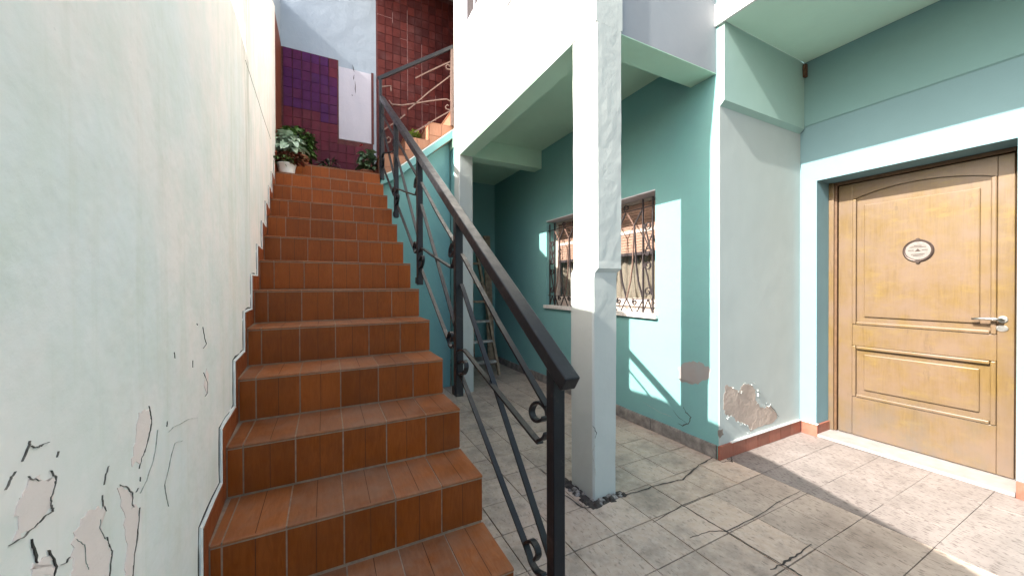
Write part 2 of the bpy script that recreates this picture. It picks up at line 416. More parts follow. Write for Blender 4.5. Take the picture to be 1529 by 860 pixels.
def patch(pts, nrm, off, thick=.002, seed=0, n=5, amp=.006):
    """irregular plaster patch: outline pts on a surface, jagged edge, real thickness"""
    nrm = Vector(nrm).normalized(); out = jag(list(pts)+[pts[0]], n, amp, seed)[:-1]
    c0 = Vector(pts[0]); out = [p-nrm*((p-c0).dot(nrm)) for p in out]
    k_ = len(out); vs = [p+nrm*off for p in out]+[p+nrm*(off-thick) for p in out]
    return MB().add(vs, [tuple(range(k_)), tuple(range(2*k_-1, k_-1, -1))]+[(i, i+k_, (i+1) % k_+k_, (i+1) % k_) for i in range(k_)])

# ------------------------------------------------------------------ key dimensions
XF, XW, XD = 1.395, 2.524, 3.625          # facade, window wall, door wall
YP = 1.645                                # porch wall
RISE, RUN, Y5 = .18, .2663, 1.0447        # staircase
XR = .54
def tread_z(k): return CAM_H-k*RISE-.0193
def nose_y(k): return Y5+(5-k)*RUN
def xl(y): return -.26-.04*y              # face of the left wall
LAND = tread_z(-7); YL = nose_y(-7); YB = 5.0
ZB = 2.79                                 # underside of the beams

# ------------------------------------------------------------------ ground
g = MB(); g.add([(-60,-60,-.012),(60,-60,-.012),(60,60,-.012),(-60,60,-.012),(-60,-60,-.3),(60,-60,-.3),(60,60,-.3),(-60,60,-.3)], [(0,1,2,3),(7,6,5,4),(0,4,5,1),(1,5,6,2),(2,6,7,3),(3,7,4,0)])
ground = g.build('courtyard_ground', 'mortar'); tag(ground, 'worn tiled courtyard ground beside the staircase', None, None, 'structure')
TS = .2575
tile_me = MB().box(-TS/2+.0028, TS/2-.0028, -TS/2+.0028, TS/2-.0028, -.011, 0).mesh('floor_tile', 'floor')
tile_me2 = MB().box(-TS/2+.0012, TS/2-.0012, -TS/2+.0012, TS/2-.0012, -.011, 0).mesh('floor_tile_sun_dimmed', 'floor2')
tile_me3 = MB().box(-TS/2+.002, TS/2-.002, -TS/2+.002, TS/2-.002, -.011, 0).mesh('floor_tile_mid', 'floor3')
cnt = 0
for i in range(-6, 8):
    for j in range(-17, 8):
        x = 1.815+TS*(i+.5); y = 1.392-TS*(j+.5)
        if x < .5 or x > 3.75 or y > 5.62 or y < -.45: continue
        if x > 2.68 and y > 1.75: continue
        if x < 1.3 and y > 4.5: continue
        if x > XD+.02: continue
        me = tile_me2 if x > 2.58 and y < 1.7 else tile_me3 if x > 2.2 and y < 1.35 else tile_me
        inst('floor_tile', me, ground, (x, y, random.uniform(-.0018, .0008)), (random.uniform(-.004, .004), random.uniform(-.004, .004), random.uniform(-.006, .006)))
        cnt += 1
print('floor tiles', cnt)
def fcrack(px, w=.006, seed=0, amp=.006, name='floor_crack', mat='crack'):
    pts = [on(x, y, 'Z', 0) for x, y in px]; pts = jag(pts, 5, amp, seed)
    for p in pts: p.z = .0015
    ribbon(pts, (0, 0, 1), w, None, .0012, random.Random(seed)).build(name, mat, ground)
fcrack([(918,746),(950,734),(990,722),(1020,716),(1045,694),(1065,683),(1078,690),(1092,688)], .010, 1)
fcrack([(1085,685),(1093,690),(1092,679)], .009, 2)
fcrack([(1019,754),(1054,776),(1084,793),(1125,818),(1168,843)], .007, 3, .002)
fcrack([(1150,850),(1168,842),(1190,828),(1212,812)], .009, 4, .005)
fcrack([(1168,842),(1185,852),(1200,862)], .008, 5, .003)
fcrack([(1030,803),(1060,793),(1084,793),(1130,772),(1160,750),(1195,733)], .005, 6, .003)
fcrack([(975,780),(1018,755),(1065,736)], .006, 7, .003)
fcrack([(860,735),(845,722),(812,705),(806,700)], .008, 8, .004)
fcrack([(895,757),(870,758),(838,735)], .010, 9, .004)

# ------------------------------------------------------------------ left boundary wall
lw = thing('boundary_wall', 'tall weathered white wall with peeling paint running up beside the staircase', 'wall')
def slab_wall(mb, ys, z0s, z1s, thick, off=0):
    """wall following xl(y); z top per station"""
    n = len(ys); vs = []
    for y, a, b in zip(ys, z0s, z1s):
        x = xl(y)-off; vs += [(x, y, a), (x, y, b), (x-thick, y, b), (x-thick, y, a)]
    fs = [(0,1,2,3), tuple(4*(n-1)+i for i in (3,2,1,0))]
    for i in range(n-1):
        for j in range(4): fs.append((4*i+j, 4*i+4+j, 4*i+4+(j+1) % 4, 4*i+(j+1) % 4))
    return mb.add(vs, fs)
slab_wall(MB(), [-4, .2, 1.2, 2.0, 2.3, 3.4], [0]*6, [1.9, 2.06, 2.34, 2.43, 2.43, 2.43], .16).build('wall_base', 'left', lw)
slab_wall(MB(), [3.4, 4.33], [0]*2, [2.43, 2.43], .16).build('wall_base', 'left', lw)
slab_wall(MB(), [2.31, 4.33], [2.436]*2, [3.12, 4.06], .15, .006).build('wall_extension', 'left', lw)
NL = Vector((1, .04, 0)).normalized()
def lwp(x, y):
    d = ray(x, y); t = -.26/(d.x+.04*d.y); return Vector((0, 0, CAM_H))+d*t
def lcrack(px, w, seed, mat='crack', amp=.0012, n=4):
    pts = jag([lwp(x, y) for x, y in px], n, amp, seed)
    pts = [p-NL*((p-Vector((-.26, 0, 0))).dot(NL)) for p in pts]
    ribbon(pts, NL, w*.43, None, .0018, random.Random(seed)).build('plaster_crack', 'softcrack' if mat == 'crack' and w < .007 else mat, lw)
Z3 = lambda L: [(x*.3257, 580+y*.3257) for x, y in L]
for i, (L, wd) in enumerate([
    ([(130,240),(128,265),(95,335)], .0034), ([(130,262),(155,270),(185,262),(220,245)], .002), ([(65,380),(40,415),(18,465)], .003),
    ([(262,288),(257,315)], .002), ([(125,402),(140,420),(180,422)], .0026), ([(225,376),(240,402),(255,405),(245,455),(228,500),(228,535),(238,550),(232,568),(200,585),(150,635),(100,680),(35,720)], .0032),
    ([(140,690),(150,740),(165,800)], .0075), ([(215,742),(235,780),(250,825),(240,862)], .0072), ([(275,808),(300,795),(315,772)], .0026),
    ([(495,355),(482,390),(473,442)], .0036), ([(466,488),(466,525),(482,562)], .0036), ([(545,440),(580,450),(605,480),(602,530),(612,542)], .0048),
    ([(638,545),(632,610),(626,690),(612,760),(606,862)], .0066), ([(640,405),(640,425)], .003), ([(632,455),(620,475)], .002),
    ([(680,80),(688,120),(692,160),(680,220),(660,290),(645,320),(635,368)], .0046), ([(485,680),(492,710),(510,745),(498,862)], .0022),
    ([(765,150),(762,175)], .003)]):
    lcrack(Z3(L), wd, 20+i)
for i, (L, wd) in enumerate([
    ([(720,190),(712,270),(700,330),(670,420),(640,480)], .0016), ([(835,238),(800,250),(785,300),(770,370),(752,440),(760,500),(770,540)], .0016),
    ([(905,135),(860,140),(790,180),(770,200)], .0012), ([(455,600),(452,640),(480,690)], .002), ([(345,690),(380,720),(390,800),(400,830)], .002)]):
    lcrack(Z3(L), wd, 50+i, 'faint')
Z8 = lambda L: [(x*.535, 400+y*.535) for x, y in L]
for i, (L, wd) in enumerate([([(565,165),(570,195),(575,212),(565,225)], .003), ([(567,292),(578,320),(578,350),(570,358)], .0035), ([(485,235),(487,252)], .0025), ([(537,258),(537,278)], .002), ([(548,155),(550,160)], .002)]):
    lcrack(Z8(L), wd, 60+i)
for i, L in enumerate([[(128,425),(180,420),(245,400),(250,450),(230,510),(230,560),(150,630),(65,690),(70,590),(95,480)],
                       [(400,560),(470,535),(478,570),(452,620),(480,690),(505,745),(495,870),(330,870),(325,760),(340,660)],
                       [(535,455),(580,455),(603,490),(602,540),(636,548),(630,640),(618,740),(604,870),(570,870),(578,730),(568,600)],
                       [(635,110),(682,95),(690,160),(672,240),(640,335),(600,345),(615,240)],
                       [(150,800),(215,765),(240,800),(246,830),(240,870),(130,870)]]):
    pts = [lwp(x, y) for x, y in Z3(L)]
    patch(pts, NL, .0009, .002, 80+i, 5, .005).build('bare_plaster_patch', 'pink', lw)
patch([lwp(x, y) for x, y in [(308,550),(311,560),(309,588),(304,575)]], NL, .0009, .002, 90, 3, .002).build('bare_plaster_patch', 'pink', lw)
# long crack where the upper wall was added
lcrack([(404,208),(392,172),(380,134),(366,90)], .007, 95, 'faint', .002)

# ------------------------------------------------------------------ staircase
st = thing('staircase', 'steep straight staircase clad in brown wood print ceramic tiles', 'staircase')
prof = [(nose_y(6)+.0062, 0)]
for k_ in range(6, -8, -1):
    prof += [(nose_y(k_)+.0062, tread_z(k_)-.0025)]
    if k_ > -7: prof += [(nose_y(k_-1)+.0062, tread_z(k_)-.0025)]
prof += [(YB, LAND-.0025), (YB, 0)]
core = MB(); n = len(prof)
vs = [(xl(y)+.001, y, z) for y, z in prof]+[(XR-.003, y, z) for y, z in prof]
core.add(vs, [tuple(range(n)), tuple(range(2*n-1, n-1, -1))]+[(i, (i+1) % n, (i+1) % n+n, i+n) for i in range(n)])
core.build('concrete_core', 'grout', st)
def groove(o):
    o.data.materials.append(MT['groove'])
    for p in list(o.data.polygons)[-6:]: p.material_index = 1
joints = [-.274, -.114, .048, .212, .377, XR]
GR = .0048
for k_ in range(6, -8, -1):
    zt = tread_z(k_); zb = tread_z(k_+1) if k_ < 6 else 0; yn = nose_y(k_)
    off = random.uniform(-.012, .012)
    xs = [xl(yn)+.012]+[j+off if j < XR else XR for j in joints]
    for a, b in zip(xs[:-1], xs[1:]):
        a2, b2 = a+GR/2, b-(GR/2 if b < XR else 0)
        w_ = b2-a2; h_ = zt-.012-(zb+.004)
        mb = MB()
        if w_ > .1:
            mb.box(-w_/2, w_/2, 0, .012, 0, h_); mb.box(-.001, .001, -.0002, .002, .001, h_-.001)
        else: mb.box(-w_/2, w_/2, 0, .012, 0, h_)
        o = mb.build('riser_tile', 'riser', st); groove(o) if w_ > .1 else None; o.location = ((a2+b2)/2, yn+.004+random.uniform(-.001, .001), zb+.004)
        # tread tile, its rounded edge showing at the nose
        y1 = nose_y(k_-1)+.0 if k_ > -7 else YB-.05
        d_ = y1-yn-.004
        mb = MB()
        ns = [(-w_/2, w_/2)]
        for p, q in ns:
            mb.prism([(0, -.007), (.004, -.010), (d_, -.010), (d_, 0), (.006, 0), (.001, -.002)], 'X', p, q)
        if w_ > .1: mb.box(-.001, .001, .008, d_-.001, -.004, .0002)
        o = mb.build('tread_tile', 'tread', st); groove(o) if w_ > .1 else None; o.location = ((a2+b2)/2, yn-.001, zt+random.uniform(-.0008, .0008))
    MB().box(xl(yn)+.004, XR-.002, yn+.002, yn+.012, zt-.0135, zt-.0095).build('nosing_joint', 'grout', st)
    # stepped skirting against the wall
    y1 = nose_y(k_-1)+.004 if k_ > -7 else YB-.05
    xm = lambda y: xl(y)+.0
    sk = MB()
    ya, yb = yn-.045, y1-.047
    def piece(nm, ya, yb, za, zb2):
        mb = MB(); mb.add([(xm(ya)-.002, ya, za), (xm(yb)-.002, yb, za), (xm(yb)+.011, yb, za), (xm(ya)+.011, ya, za), (xm(ya)-.002, ya, zb2), (xm(yb)-.002, yb, zb2), (xm(yb)+.011, yb, zb2), (xm(ya)+.011, ya, zb2)],
               [(3,2,1,0),(4,5,6,7),(0,1,5,4),(1,2,6,5),(2,3,7,6),(3,0,4,7)])
        return mb.build(nm, 'skirt', st)
    piece('skirting_tile', ya, yb-.002, zt+.002, zt+.078)
    if k_ > -7: piece('skirting_tile', yb, y1-.0, zt+.002, zt+RISE+.0005)
# ragged filler bead and dark gap that edge the skirting on the wall
bead = []
for k_ in range(6, -7, -1):
    zt = tread_z(k_); yn = nose_y(k_); y1 = nose_y(k_-1)
    bead += [(yn-.047, zt+.080), (y1-.049, zt+.080)]
bp = []
for i in range(len(bead)-1):
    a, b = bead[i], bead[i+1]
    for j in range(5):
        t = j/5; bp.append((a[0]+(b[0]-a[0])*t+random.uniform(-.0015, .0015), a[1]+(b[1]-a[1])*t+random.uniform(-.0015, .0015)))
def wallband(path, o0, o1, nx, name, mat, par):
    vs = []; n = len(path)
    for i, (y, z) in enumerate(path):
        p0, p1 = path[max(0, i-1)], path[min(n-1, i+1)]
        d = Vector((p1[0]-p0[0], p1[1]-p0[1])).normalized(); nn = Vector((-d.y, d.x))
        j1, j2 = random.uniform(.7, 1.3), random.uniform(.6, 1.4)
        for o_, xx in ((o0, -.002), (o0, nx), (o1*j2, nx*.7), (o1*j2, -.002)):
            vs.append((xl(y)+xx, y+nn.x*o_, z+nn.y*o_))
    fs = [(0,1,2,3), tuple(4*(n-1)+i for i in (3,2,1,0))]
    for i in range(n-1):
        for j in range(4): fs.append((4*i+j, 4*i+4+j, 4*i+4+(j+1) % 4, 4*i+(j+1) % 4))
    MB().add(vs, fs).build(name, mat, par)
wallband(bp, -.001, .0065, .009, 'filler_bead', 'whitebead', lw)
wallband(bp, .0055, .0105, .0022, 'plaster_gap', 'crack', lw)

# ------------------------------------------------------------------ wall at the top landing, tiled
bw = thing('landing_wall', 'tall back wall of the landing with dark red tiles around white plaster', 'wall')
box('plaster', 'back', bw, -.62, .595, YB, YB+.2, 0, 7.0)
box('backing', 'darkgrout', bw, .595, 1.245, YB, YB+.2, 0, 3.15)
box('backing', 'darkgrout', bw, .595, 2.6, YB, YB+.2, 3.1505, 7.0)
TW, TH = .0955, .114
tt = {n_: MB().box(-TW/2+.0045, TW/2-.0045, -.011, 0, -TH/2+.0022, TH/2-.0022).mesh('wall_tile', n_) for n_ in ('redtile', 'blueshadetile', 'halfshadetile')}
# dark grout bed behind the low panel of tiles
box('tile_bed', 'darkgrout', bw, -.452, .155, YB-.004, YB, 2.3, 4.055)
box('tile_bed', 'darkgrout', bw, .155, .555, YB-.004, YB, 2.3, 3.085)
box('tile_bed', 'darkgrout', bw, .535, .565, YB-.006, YB, 3.085, 4.0)
for r_ in range(13):
    for c_ in range(10):
        x = -.43+TW*(c_+.5); z = 4.05-TH*(r_+.5)
        if x > .155 and z > 3.08-TH*.4: continue
        if x > .54: continue
        pm = 'blueshadetile' if (z > 3.42 or (c_ >= 4 and z > 3.3)) and not (c_ >= 5 and z > 3.85) else 'halfshadetile'
        inst('wall_tile', tt[pm], bw, (x, YB-.004, z), (random.uniform(-.012, .012), 0, random.uniform(-.012, .012)))
red_me = tt['redtile']
for r_ in range(21):
    for c_ in range(11):
        x = .612+TW*(c_+.5); z = 2.84+TH*(r_+.5)
        if z < 2.9 + max(0, (x-.6))*.55: continue
        inst('wall_tile', red_me, bw, (x, YB, z), (random.uniform(-.012, .012), 0, random.uniform(-.012, .012)))
MB().box(.157, .533, YB-.007, YB, 3.09, 3.98).build('white_panel', 'panel', bw)
for i, px in enumerate([[(526,97),(529,108)], [(529,112),(528,120)], [(530,122),(531,140)], [(525,142),(527,143)]]):
    pts = jag([on(x, y, 'Y', YB-.007) for x, y in px], 3, .003, i); pts = [Vector((p.x, YB-.007, p.z)) for p in pts]
    ribbon(pts, (0, -1, 0), .012, None, .0015).build('plaster_crack', 'crack', bw)
for x, z0, z1 in ((.612+TW*4, 3.75, 4.95), (.612+TW*2, 4.72, 4.86), (.612+TW*6, 3.3, 4.55), (.612+TW*8, 3.55, 3.9)):
    MB().box(x-.0022, x+.0022, YB-.010, YB-.001, z0, z1).build('pale_grout_line', 'paleg', bw)
for x0, x1, z in ((.612, .612+TW*2, 2.84+TH*17), (.612+TW*4, .612+TW*5.5, 2.84+TH*12), (.612+TW*3, .612+TW*4, 2.84+TH*15), (.612+TW*6, .612+TW*7, 2.84+TH*8)):
    MB().box(x0, x1, YB-.010, YB-.001, z-.002, z+.002).build('pale_grout_line', 'paleg', bw)
# side of the landing, tiled brown
sw = thing('landing_return_wall', 'short side wall of the landing with brown tiles below grey plaster', 'wall')
box('plaster', 'back', sw, -.62, -.452, 4.332, YB-.001, 0, 4.6)
for r_ in range(9):
    for c_ in range(4):
        MB().box(-.4525, -.444, 4.36+.15*c_, 4.36+.15*c_+.147, 4.05-.175*(r_+1), 4.05-.175*r_-.003).build('side_tile', 'browntile', sw)
shadow_caster = thing('concrete_shadow_caster', 'unseen concrete slab added to shade part of the dark red tiled wall', 'shadow_caster')  # out of view, added to cast a diagonal shadow on the red tiles
box('slab', 'concrete', shadow_caster, .27, 2.6, 4.26, YB-.001, 5.3, 5.42)

# ------------------------------------------------------------------ second flight
s2 = thing('terrace_staircase', 'upper flight of terracotta steps on a green sloping slab beside facade', 'staircase')
Y0, Y1 = 4.275, YB-.014
stx = [.555, .82, 1.10, 1.40, 1.68]; stz = [2.75, 2.98, 3.20, 3.43, 3.64]
pf = [(.555, LAND)]
for x, z in zip(stx, stz):
    pf += [(x+.012, pf[-1][1]), (x+.012, z-.01)]
pf += [(1.95, 3.63), (1.95, 3.52), (.96, 2.70), (.80, 2.565), (.66, 2.46), (.555, 2.40)]
MB().prism(pf, 'Y', Y0+.011, Y1).build('slab', 'grout', s2)
sp_ = [(.548, 2.475), (.66, 2.535), (.80, 2.645), (.96, 2.785), (1.95, 3.63), (1.95, 3.54), (.96, 2.695), (.80, 2.555), (.66, 2.445), (.548, 2.385)]
MB().prism(sp_, 'Y', Y0-.012, Y0+.10).build('stringer', 'teal', s2)
edge = [(.555, 2.475), (.66, 2.535), (.80, 2.645), (.96, 2.785), (1.95, 3.63)]
MB().prism(edge+[(x, z+.016) for x, z in reversed(edge)], 'Y', Y0-.006, Y0+.012).build('white_edge', 'whitebead', s2)
def eh(x):
    for (a, b), (c, d) in zip(edge[:-1], edge[1:]):
        if a <= x <= c: return b+(d-b)*(x-a)/(c-a)+.018
    return edge[-1][1]
for i, (x, z) in enumerate(zip(stx, stz)):
    xn = stx[i+1] if i+1 < len(stx) else 1.9
    zb = stz[i-1] if i else LAND
    mid = (x+xn)/2
    for a, b in ((x+.002, mid-.002), (mid+.002, xn-.002)):
        zmid = z-.155
        for lo, hi in ((None, zmid-.002), (zmid+.002, z-.012)):
            la = eh(a) if lo is None else max(lo, eh(a)); lb = eh(b) if lo is None else max(lo, eh(b))
            if la >= hi-.01 : continue
            poly = [(a, la), (b, min(lb, hi-.001)), (b, hi), (a, hi)]
            MB().prism(poly, 'Y', Y0, Y0+.01).build('side_tile', 'terracotta', s2)
    for j in range(4):
        ya = Y0+.012+j*.176
        MB().box(x, x+.01, ya+.002, min(Y1, ya+.174), zb+.004, z-.012).build('riser_tile', 'terracotta', s2)
        MB().box(x-.008, xn+.002, (Y0 if j == 0 else ya+.002), min(Y1, ya+.174), z-.01, z).build('tread_tile', 'terracotta', s2)
uw = thing('understair_wall', 'smooth teal wall under the upper flight of steps', 'wall')
MB().prism([(.548, 0), (1.385, 0), (1.385, 3.10), (.96, 2.72), (.80, 2.58), (.66, 2.48), (.548, 2.40)], 'Y', 4.40, 4.52).build('plaster', 'teal', uw)

# ------------------------------------------------------------------ house
hs_ = thing('house', 'two storey mint painted house with open porch, barred window and wooden door', 'house')
# columns
def shaped_column(name, secs, amp, seed):
    """secs: list of (z, x0, x1, y0, y1)"""
    mb = MB(); n_ = 5; zs = []
    for (a, b) in zip(secs[:-1], secs[1:]):
        cnt = max(1, int((b[0]-a[0])/.06))
        for i in range(cnt):
            t = i/cnt; zs.append([a[j]+(b[j]-a[j])*t for j in range(5)])
    zs.append(list(secs[-1])); rings = []
    for (z, x0, x1, y0, y1) in zs:
        ring = []; b_ = .010
        corners = [(x0, y0), (x1, y0), (x1, y1), (x0, y1)]
        for ci in range(4):
            p, q = Vector(corners[ci]), Vector(corners[(ci+1) % 4]); d = (q-p)
            for t in [b_/d.length]+[j/n_ for j in range(1, n_)]+[1-b_/d.length]:
                ring.append(p+d*t)
        cx, cy = (x0+x1)/2, (y0+y1)/2; r2 = []
        for p in ring:
            v = Vector((p.x, p.y, z)); dd = Vector((p.x-cx, p.y-cy, 0)).normalized()
            v += dd*(noise.noise(v*7+Vector((seed, 0, 0)))*amp+noise.noise(v*26)*amp*.45); r2.append(v)
        rings.append(r2)
    m_ = len(rings[0]); vs = [v for r_ in rings for v in r_]
    fs = [tuple(range(m_-1, -1, -1)), tuple((len(rings)-1)*m_+j for j in range(m_))]
    for i in range(len(rings)-1):
        for j in range(m_): fs.append((i*m_+j, i*m_+(j+1) % m_, (i+1)*m_+(j+1) % m_, (i+1)*m_+j))
    mb.add(vs, fs); return mb
PY0, PY1 = 1.652, 1.885
shaped_column('pillar', [(0, 1.386, 1.562, PY0+.012, PY1), (.5, 1.384, 1.567, PY0+.012, PY1), (1.30, 1.382, 1.574, PY0+.012, PY1), (1.335, 1.386, 1.576, PY0+.010, PY1), (1.36, 1.400, 1.596, PY0-.003, PY1), (1.40, 1.403, 1.598, PY0, PY1), (ZB, 1.400, 1.602, PY0, PY1)], .0026, 3).build('pillar', 'pillar', hs_)
shaped_column('pillar', [(0, 1.390, 1.565, 4.05, 4.24), (ZB, 1.390, 1.562, 4.05, 4.24)], .003, 9).build('pillar', 'pillar', hs_)
# upper storey side wall, with its window opening (y 3.02..3.83, z 4.14..5.3)
fw = MB()
fw.box(XF, 1.562, PY0+.011, 4.24, ZB, 4.14)
fw.box(XF, 1.562, PY0+.011, 3.02, 4.14, 6.2); fw.box(XF, 1.562, 3.83, 4.24, 4.14, 6.2); fw.box(XF, 1.562, 3.02, 3.83, 5.3, 6.2)
fw.build('facade_wall', 'facade', hs_)
# rough corner pier continuing the pillar above the beam
box('corner_pier', 'pillar', hs_, XF+.004, 1.602, PY0, PY0+.0105, ZB, 6.2)
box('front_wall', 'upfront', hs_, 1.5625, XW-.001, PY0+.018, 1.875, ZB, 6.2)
box('beam_soffit', 'ceil', hs_, 1.563, XW-.002, PY0+.0185, 1.8755, ZB-.005, ZB-.0003)
box('beam_soffit', 'ceil', hs_, XF+.001, 1.561, PY1+.004, 4.046, ZB-.005, ZB-.0003)
box('cross_beam', 'ceil', hs_, 1.5625, XW-.001, 4.06, 4.235, ZB, 3.02)
box('ceiling', 'ceil', hs_, 1.5625, XW-.001, 1.876, 4.2355, 3.02, 3.14)
box('ceiling', 'ceil', hs_, 1.3855, XW-.001, 4.2405, 5.545, 2.94, 3.14)
box('roof_slab', 'concrete', hs_, XF, 5.2, PY0+.012, 5.7, 6.2, 6.35)
uwin = MB().box(1.408, 1.47, 3.02, 3.83, 4.14, 5.3).build('small_window', 'iron', hs_)
for a, b, c, d in ((3.02, 3.05, 4.14, 5.3), (3.80, 3.83, 4.14, 5.3), (3.56, 3.59, 4.165, 5.3), (3.05, 3.80, 4.14, 4.164)):
    box('frame', 'pvc', uwin, 1.400, 1.4075, a, b, c, d)
box('sill', 'pvc', uwin, 1.384, 1.3945, 3.0, 3.85, 4.122, 4.139)
box('wall_vent', 'pvc', hs_, XF-.014, XF-.0005, 2.70, 2.785, 3.64, 4.3, .003)
# window wall with the opening
WY0, WY1, WZ0, WZ1 = 2.217, 3.945, 1.0, 2.085
ww = MB()
ww.box(XW, 2.79, YP+.0068, WY0, 0, 6.2); ww.box(XW, 2.79, WY1, 5.70, 0, 6.2)
ww.box(XW, 2.79, WY0, WY1, 0, WZ0); ww.box(XW, 2.79, WY0, WY1, WZ1, 6.2)
ww.build('window_wall', 'teal', hs_)
box('back_wall', 'teal', hs_, 1.27, XW-.001, 5.545, 5.70, 0, 3.14)
box('closing_wall', 'teal', hs_, 1.25, 1.385, 4.53, 5.544, 0, 3.09)
box('closing_wall', 'teal', hs_, 1.397, 1.558, 4.2405, 4.399, 0, 2.9395)  # filler behind the pillar, added to stop sun leaking onto the window wall
# porch wall; the upper band stands a little proud
MB().box(XW+.0015, 2.7905, YP, YP+.0065, 0, 6.2).box(2.7907, XD, YP, 1.871, 0, 6.2).build('porch_wall', 'porch', hs_)
MB().prism([(YP-.034, 2.575), (YP-.034, 3.128), (YP-.0005, 3.128), (YP-.0005, 2.545)], 'X', XW+.003, XD-.013).build('porch_wall_band', 'mint', hs_)
DY0, DY1, DZ = .545, 1.527, 2.12
dw = MB()
dw.box(XD, 3.95, DY1, 1.871, 0, 6.2); dw.box(XD, 3.95, -4, DY0, 0, 6.2); dw.box(XD, 3.95, DY0, DY1, DZ, 6.2)
dw.build('door_wall', 'door_wall', hs_)
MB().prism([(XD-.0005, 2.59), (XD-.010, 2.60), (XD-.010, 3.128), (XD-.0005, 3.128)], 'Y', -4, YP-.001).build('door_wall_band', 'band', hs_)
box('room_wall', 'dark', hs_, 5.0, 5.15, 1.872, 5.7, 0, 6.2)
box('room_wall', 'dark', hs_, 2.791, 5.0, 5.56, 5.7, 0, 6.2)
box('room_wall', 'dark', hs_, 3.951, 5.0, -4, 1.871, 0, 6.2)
# balcony
BX = 2.505
bal = MB().box(BX+.02, XD-.011, -4, YP-.036, 3.13, 3.262).build('balcony', 'soffit', hs_)
box('fascia', 'fascia', bal, BX, BX+.0195, -4, YP+.03, 3.122, 3.275)
box('cap', 'fascia', bal, BX-.012, BX+.12, -4, YP-.04, 3.276, 3.30)
box('rail', 'black', bal, BX-.018, BX+.012, -4, YP-.05, 3.325, 3.35)
box('handrail', 'black', bal, BX-.022, BX+.016, -4, YP-.05, 4.2, 4.23)
bar_me = MB().box(-.008, .008, -.008, .008, 3.301, 4.199).mesh('baluster', 'black')
for i in range(20): inst('baluster', bar_me, bal, (BX-.003, YP-.08-i*.12, 0))
# rusty hole in the porch corner
MB().box(XD-.05, XD-.011, YP-.060, YP-.036, 3.0, 3.11).build('rusty_pipe_stub', simple('rust', (.10, .05, .03), .9, var=.5, scale=60, bump=.8), hs_, bevel=.008)

# baseboards
def run_tiles(nm, mat, p, q, nrm, L, h, t, z0=0, gap=.004, jit=0):
    p, q = Vector(p), Vector(q); d = (q-p); n_ = max(1, round(d.length/L)); dd = d.normalized(); l = d.length/n_; nrm = Vector(nrm)
    for i in range(n_):
        a = p+dd*(i*l+gap/2); b = p+dd*((i+1)*l-gap/2); tt_ = t+random.uniform(-jit, jit); hh = h+random.uniform(-jit, jit)
        vs = [a, b, b+nrm*tt_, a+nrm*tt_]; vs = [v+Vector((0, 0, z0)) for v in vs]+[v+Vector((0, 0, z0+hh)) for v in vs]
        MB().add(vs, [(3,2,1,0),(4,5,6,7),(0,1,5,4),(1,2,6,5),(2,3,7,6),(3,0,4,7)]).build(nm, mat, hs_, False, .002)
run_tiles('baseboard_stone', 'stone', (XW+.001, 1.66, 0), (XW+.001, 5.54, 0), (-1, 0, 0), .31, .098, .022, .001, .005, .004)
run_tiles('baseboard_stone', 'stone', (1.57, 5.546, 0), (2.49, 5.546, 0), (0, -1, 0), .31, .098, .022, .001, .005, .004)
run_tiles('baseboard_tile', 'basered', (XW-.020, YP+.001, 0), (XD-.015, YP+.001, 0), (0, -1, 0), .155, .10, .016, .001)
run_tiles('baseboard_tile', 'basered', (XD+.001, YP-.016, 0), (XD+.001, DY1-.015, 0), (-1, 0, 0), .12, .10, .016, .001)
run_tiles('baseboard_tile', 'basered', (XD-.014, DY1+.001, 0), (3.83, DY1+.001, 0), (0, -1, 0), .16, .10, .014, .001)
run_tiles('baseboard_tile', 'basered', (XD+.001, DY0, 0), (XD+.001, -.4, 0), (-1, 0, 0), .155, .10, .016, .001)
MB().box(XW+.12, XD-.018, YP-.019, YP+.0005, .102, .110).build('filler_bead', 'whitebead', hs_)
MB().box(XD-.018, XD+.0005, DY1-.016, YP-.02, .102, .109).build('filler_bead', 'whitebead', hs_)

# peeling plaster on the porch wall
Z = lambda L, ox, oy, s: [(ox+x*s, oy+y*s) for x, y in L]
NP = Vector((0, -1, 0))
pk = [(232,190),(260,195),(300,205),(345,240),(360,200),(390,170),(440,185),(470,230),(475,300),(500,345),(540,375),(590,350),(640,410),(650,450),(600,500),(520,520),(430,560),(415,500),(370,490),(320,470),(280,430),(240,430),(218,380),(222,280)]
patch([on(x, y, 'Y', YP) for x, y in Z(pk, 1040, 540, .186)], NP, .0008, .002, 5, 4, .008).build('bare_plaster_patch', 'beige', hs_)
rr = random.Random(4)
for i in range(46):
    a = rr.choice([(245,185),(290,190),(345,235),(385,165),(440,175),(490,215),(500,260),(490,330),(540,345),(575,340),(240,435),(280,440),(310,470),(350,490),(400,510),(420,550)])
    c_ = on(1040+(a[0]+rr.uniform(-18, 18))*.186, 540+(a[1]+rr.uniform(-14, 14))*.186, 'Y', YP)
    s_ = rr.uniform(.004, .011); ang = rr.uniform(0, 6.28); cu = rr.uniform(.3, .9)
    u_ = Vector((math.cos(ang), 0, math.sin(ang)))*s_; v_ = Vector((-math.sin(ang), 0, math.cos(ang)))*s_*rr.uniform(.5, 1)
    vs = [c_+NP*.0015, c_+u_+NP*.002, c_+u_*.8+v_+NP*(.002+s_*cu), c_+v_*.8+NP*(.002+s_*cu*1.1), c_+u_*.4+v_*.5+NP*.002]
    vs = vs+[v+NP*.0012 for v in vs]
    MB().add(vs, [(0,1,4),(1,2,4),(2,3,4),(3,0,4),(5,9,6),(6,9,7),(7,9,8),(8,9,5),(0,5,6,1),(1,6,7,2),(2,7,8,3),(3,8,5,0)]).build('paint_flake', 'porch', hs_)
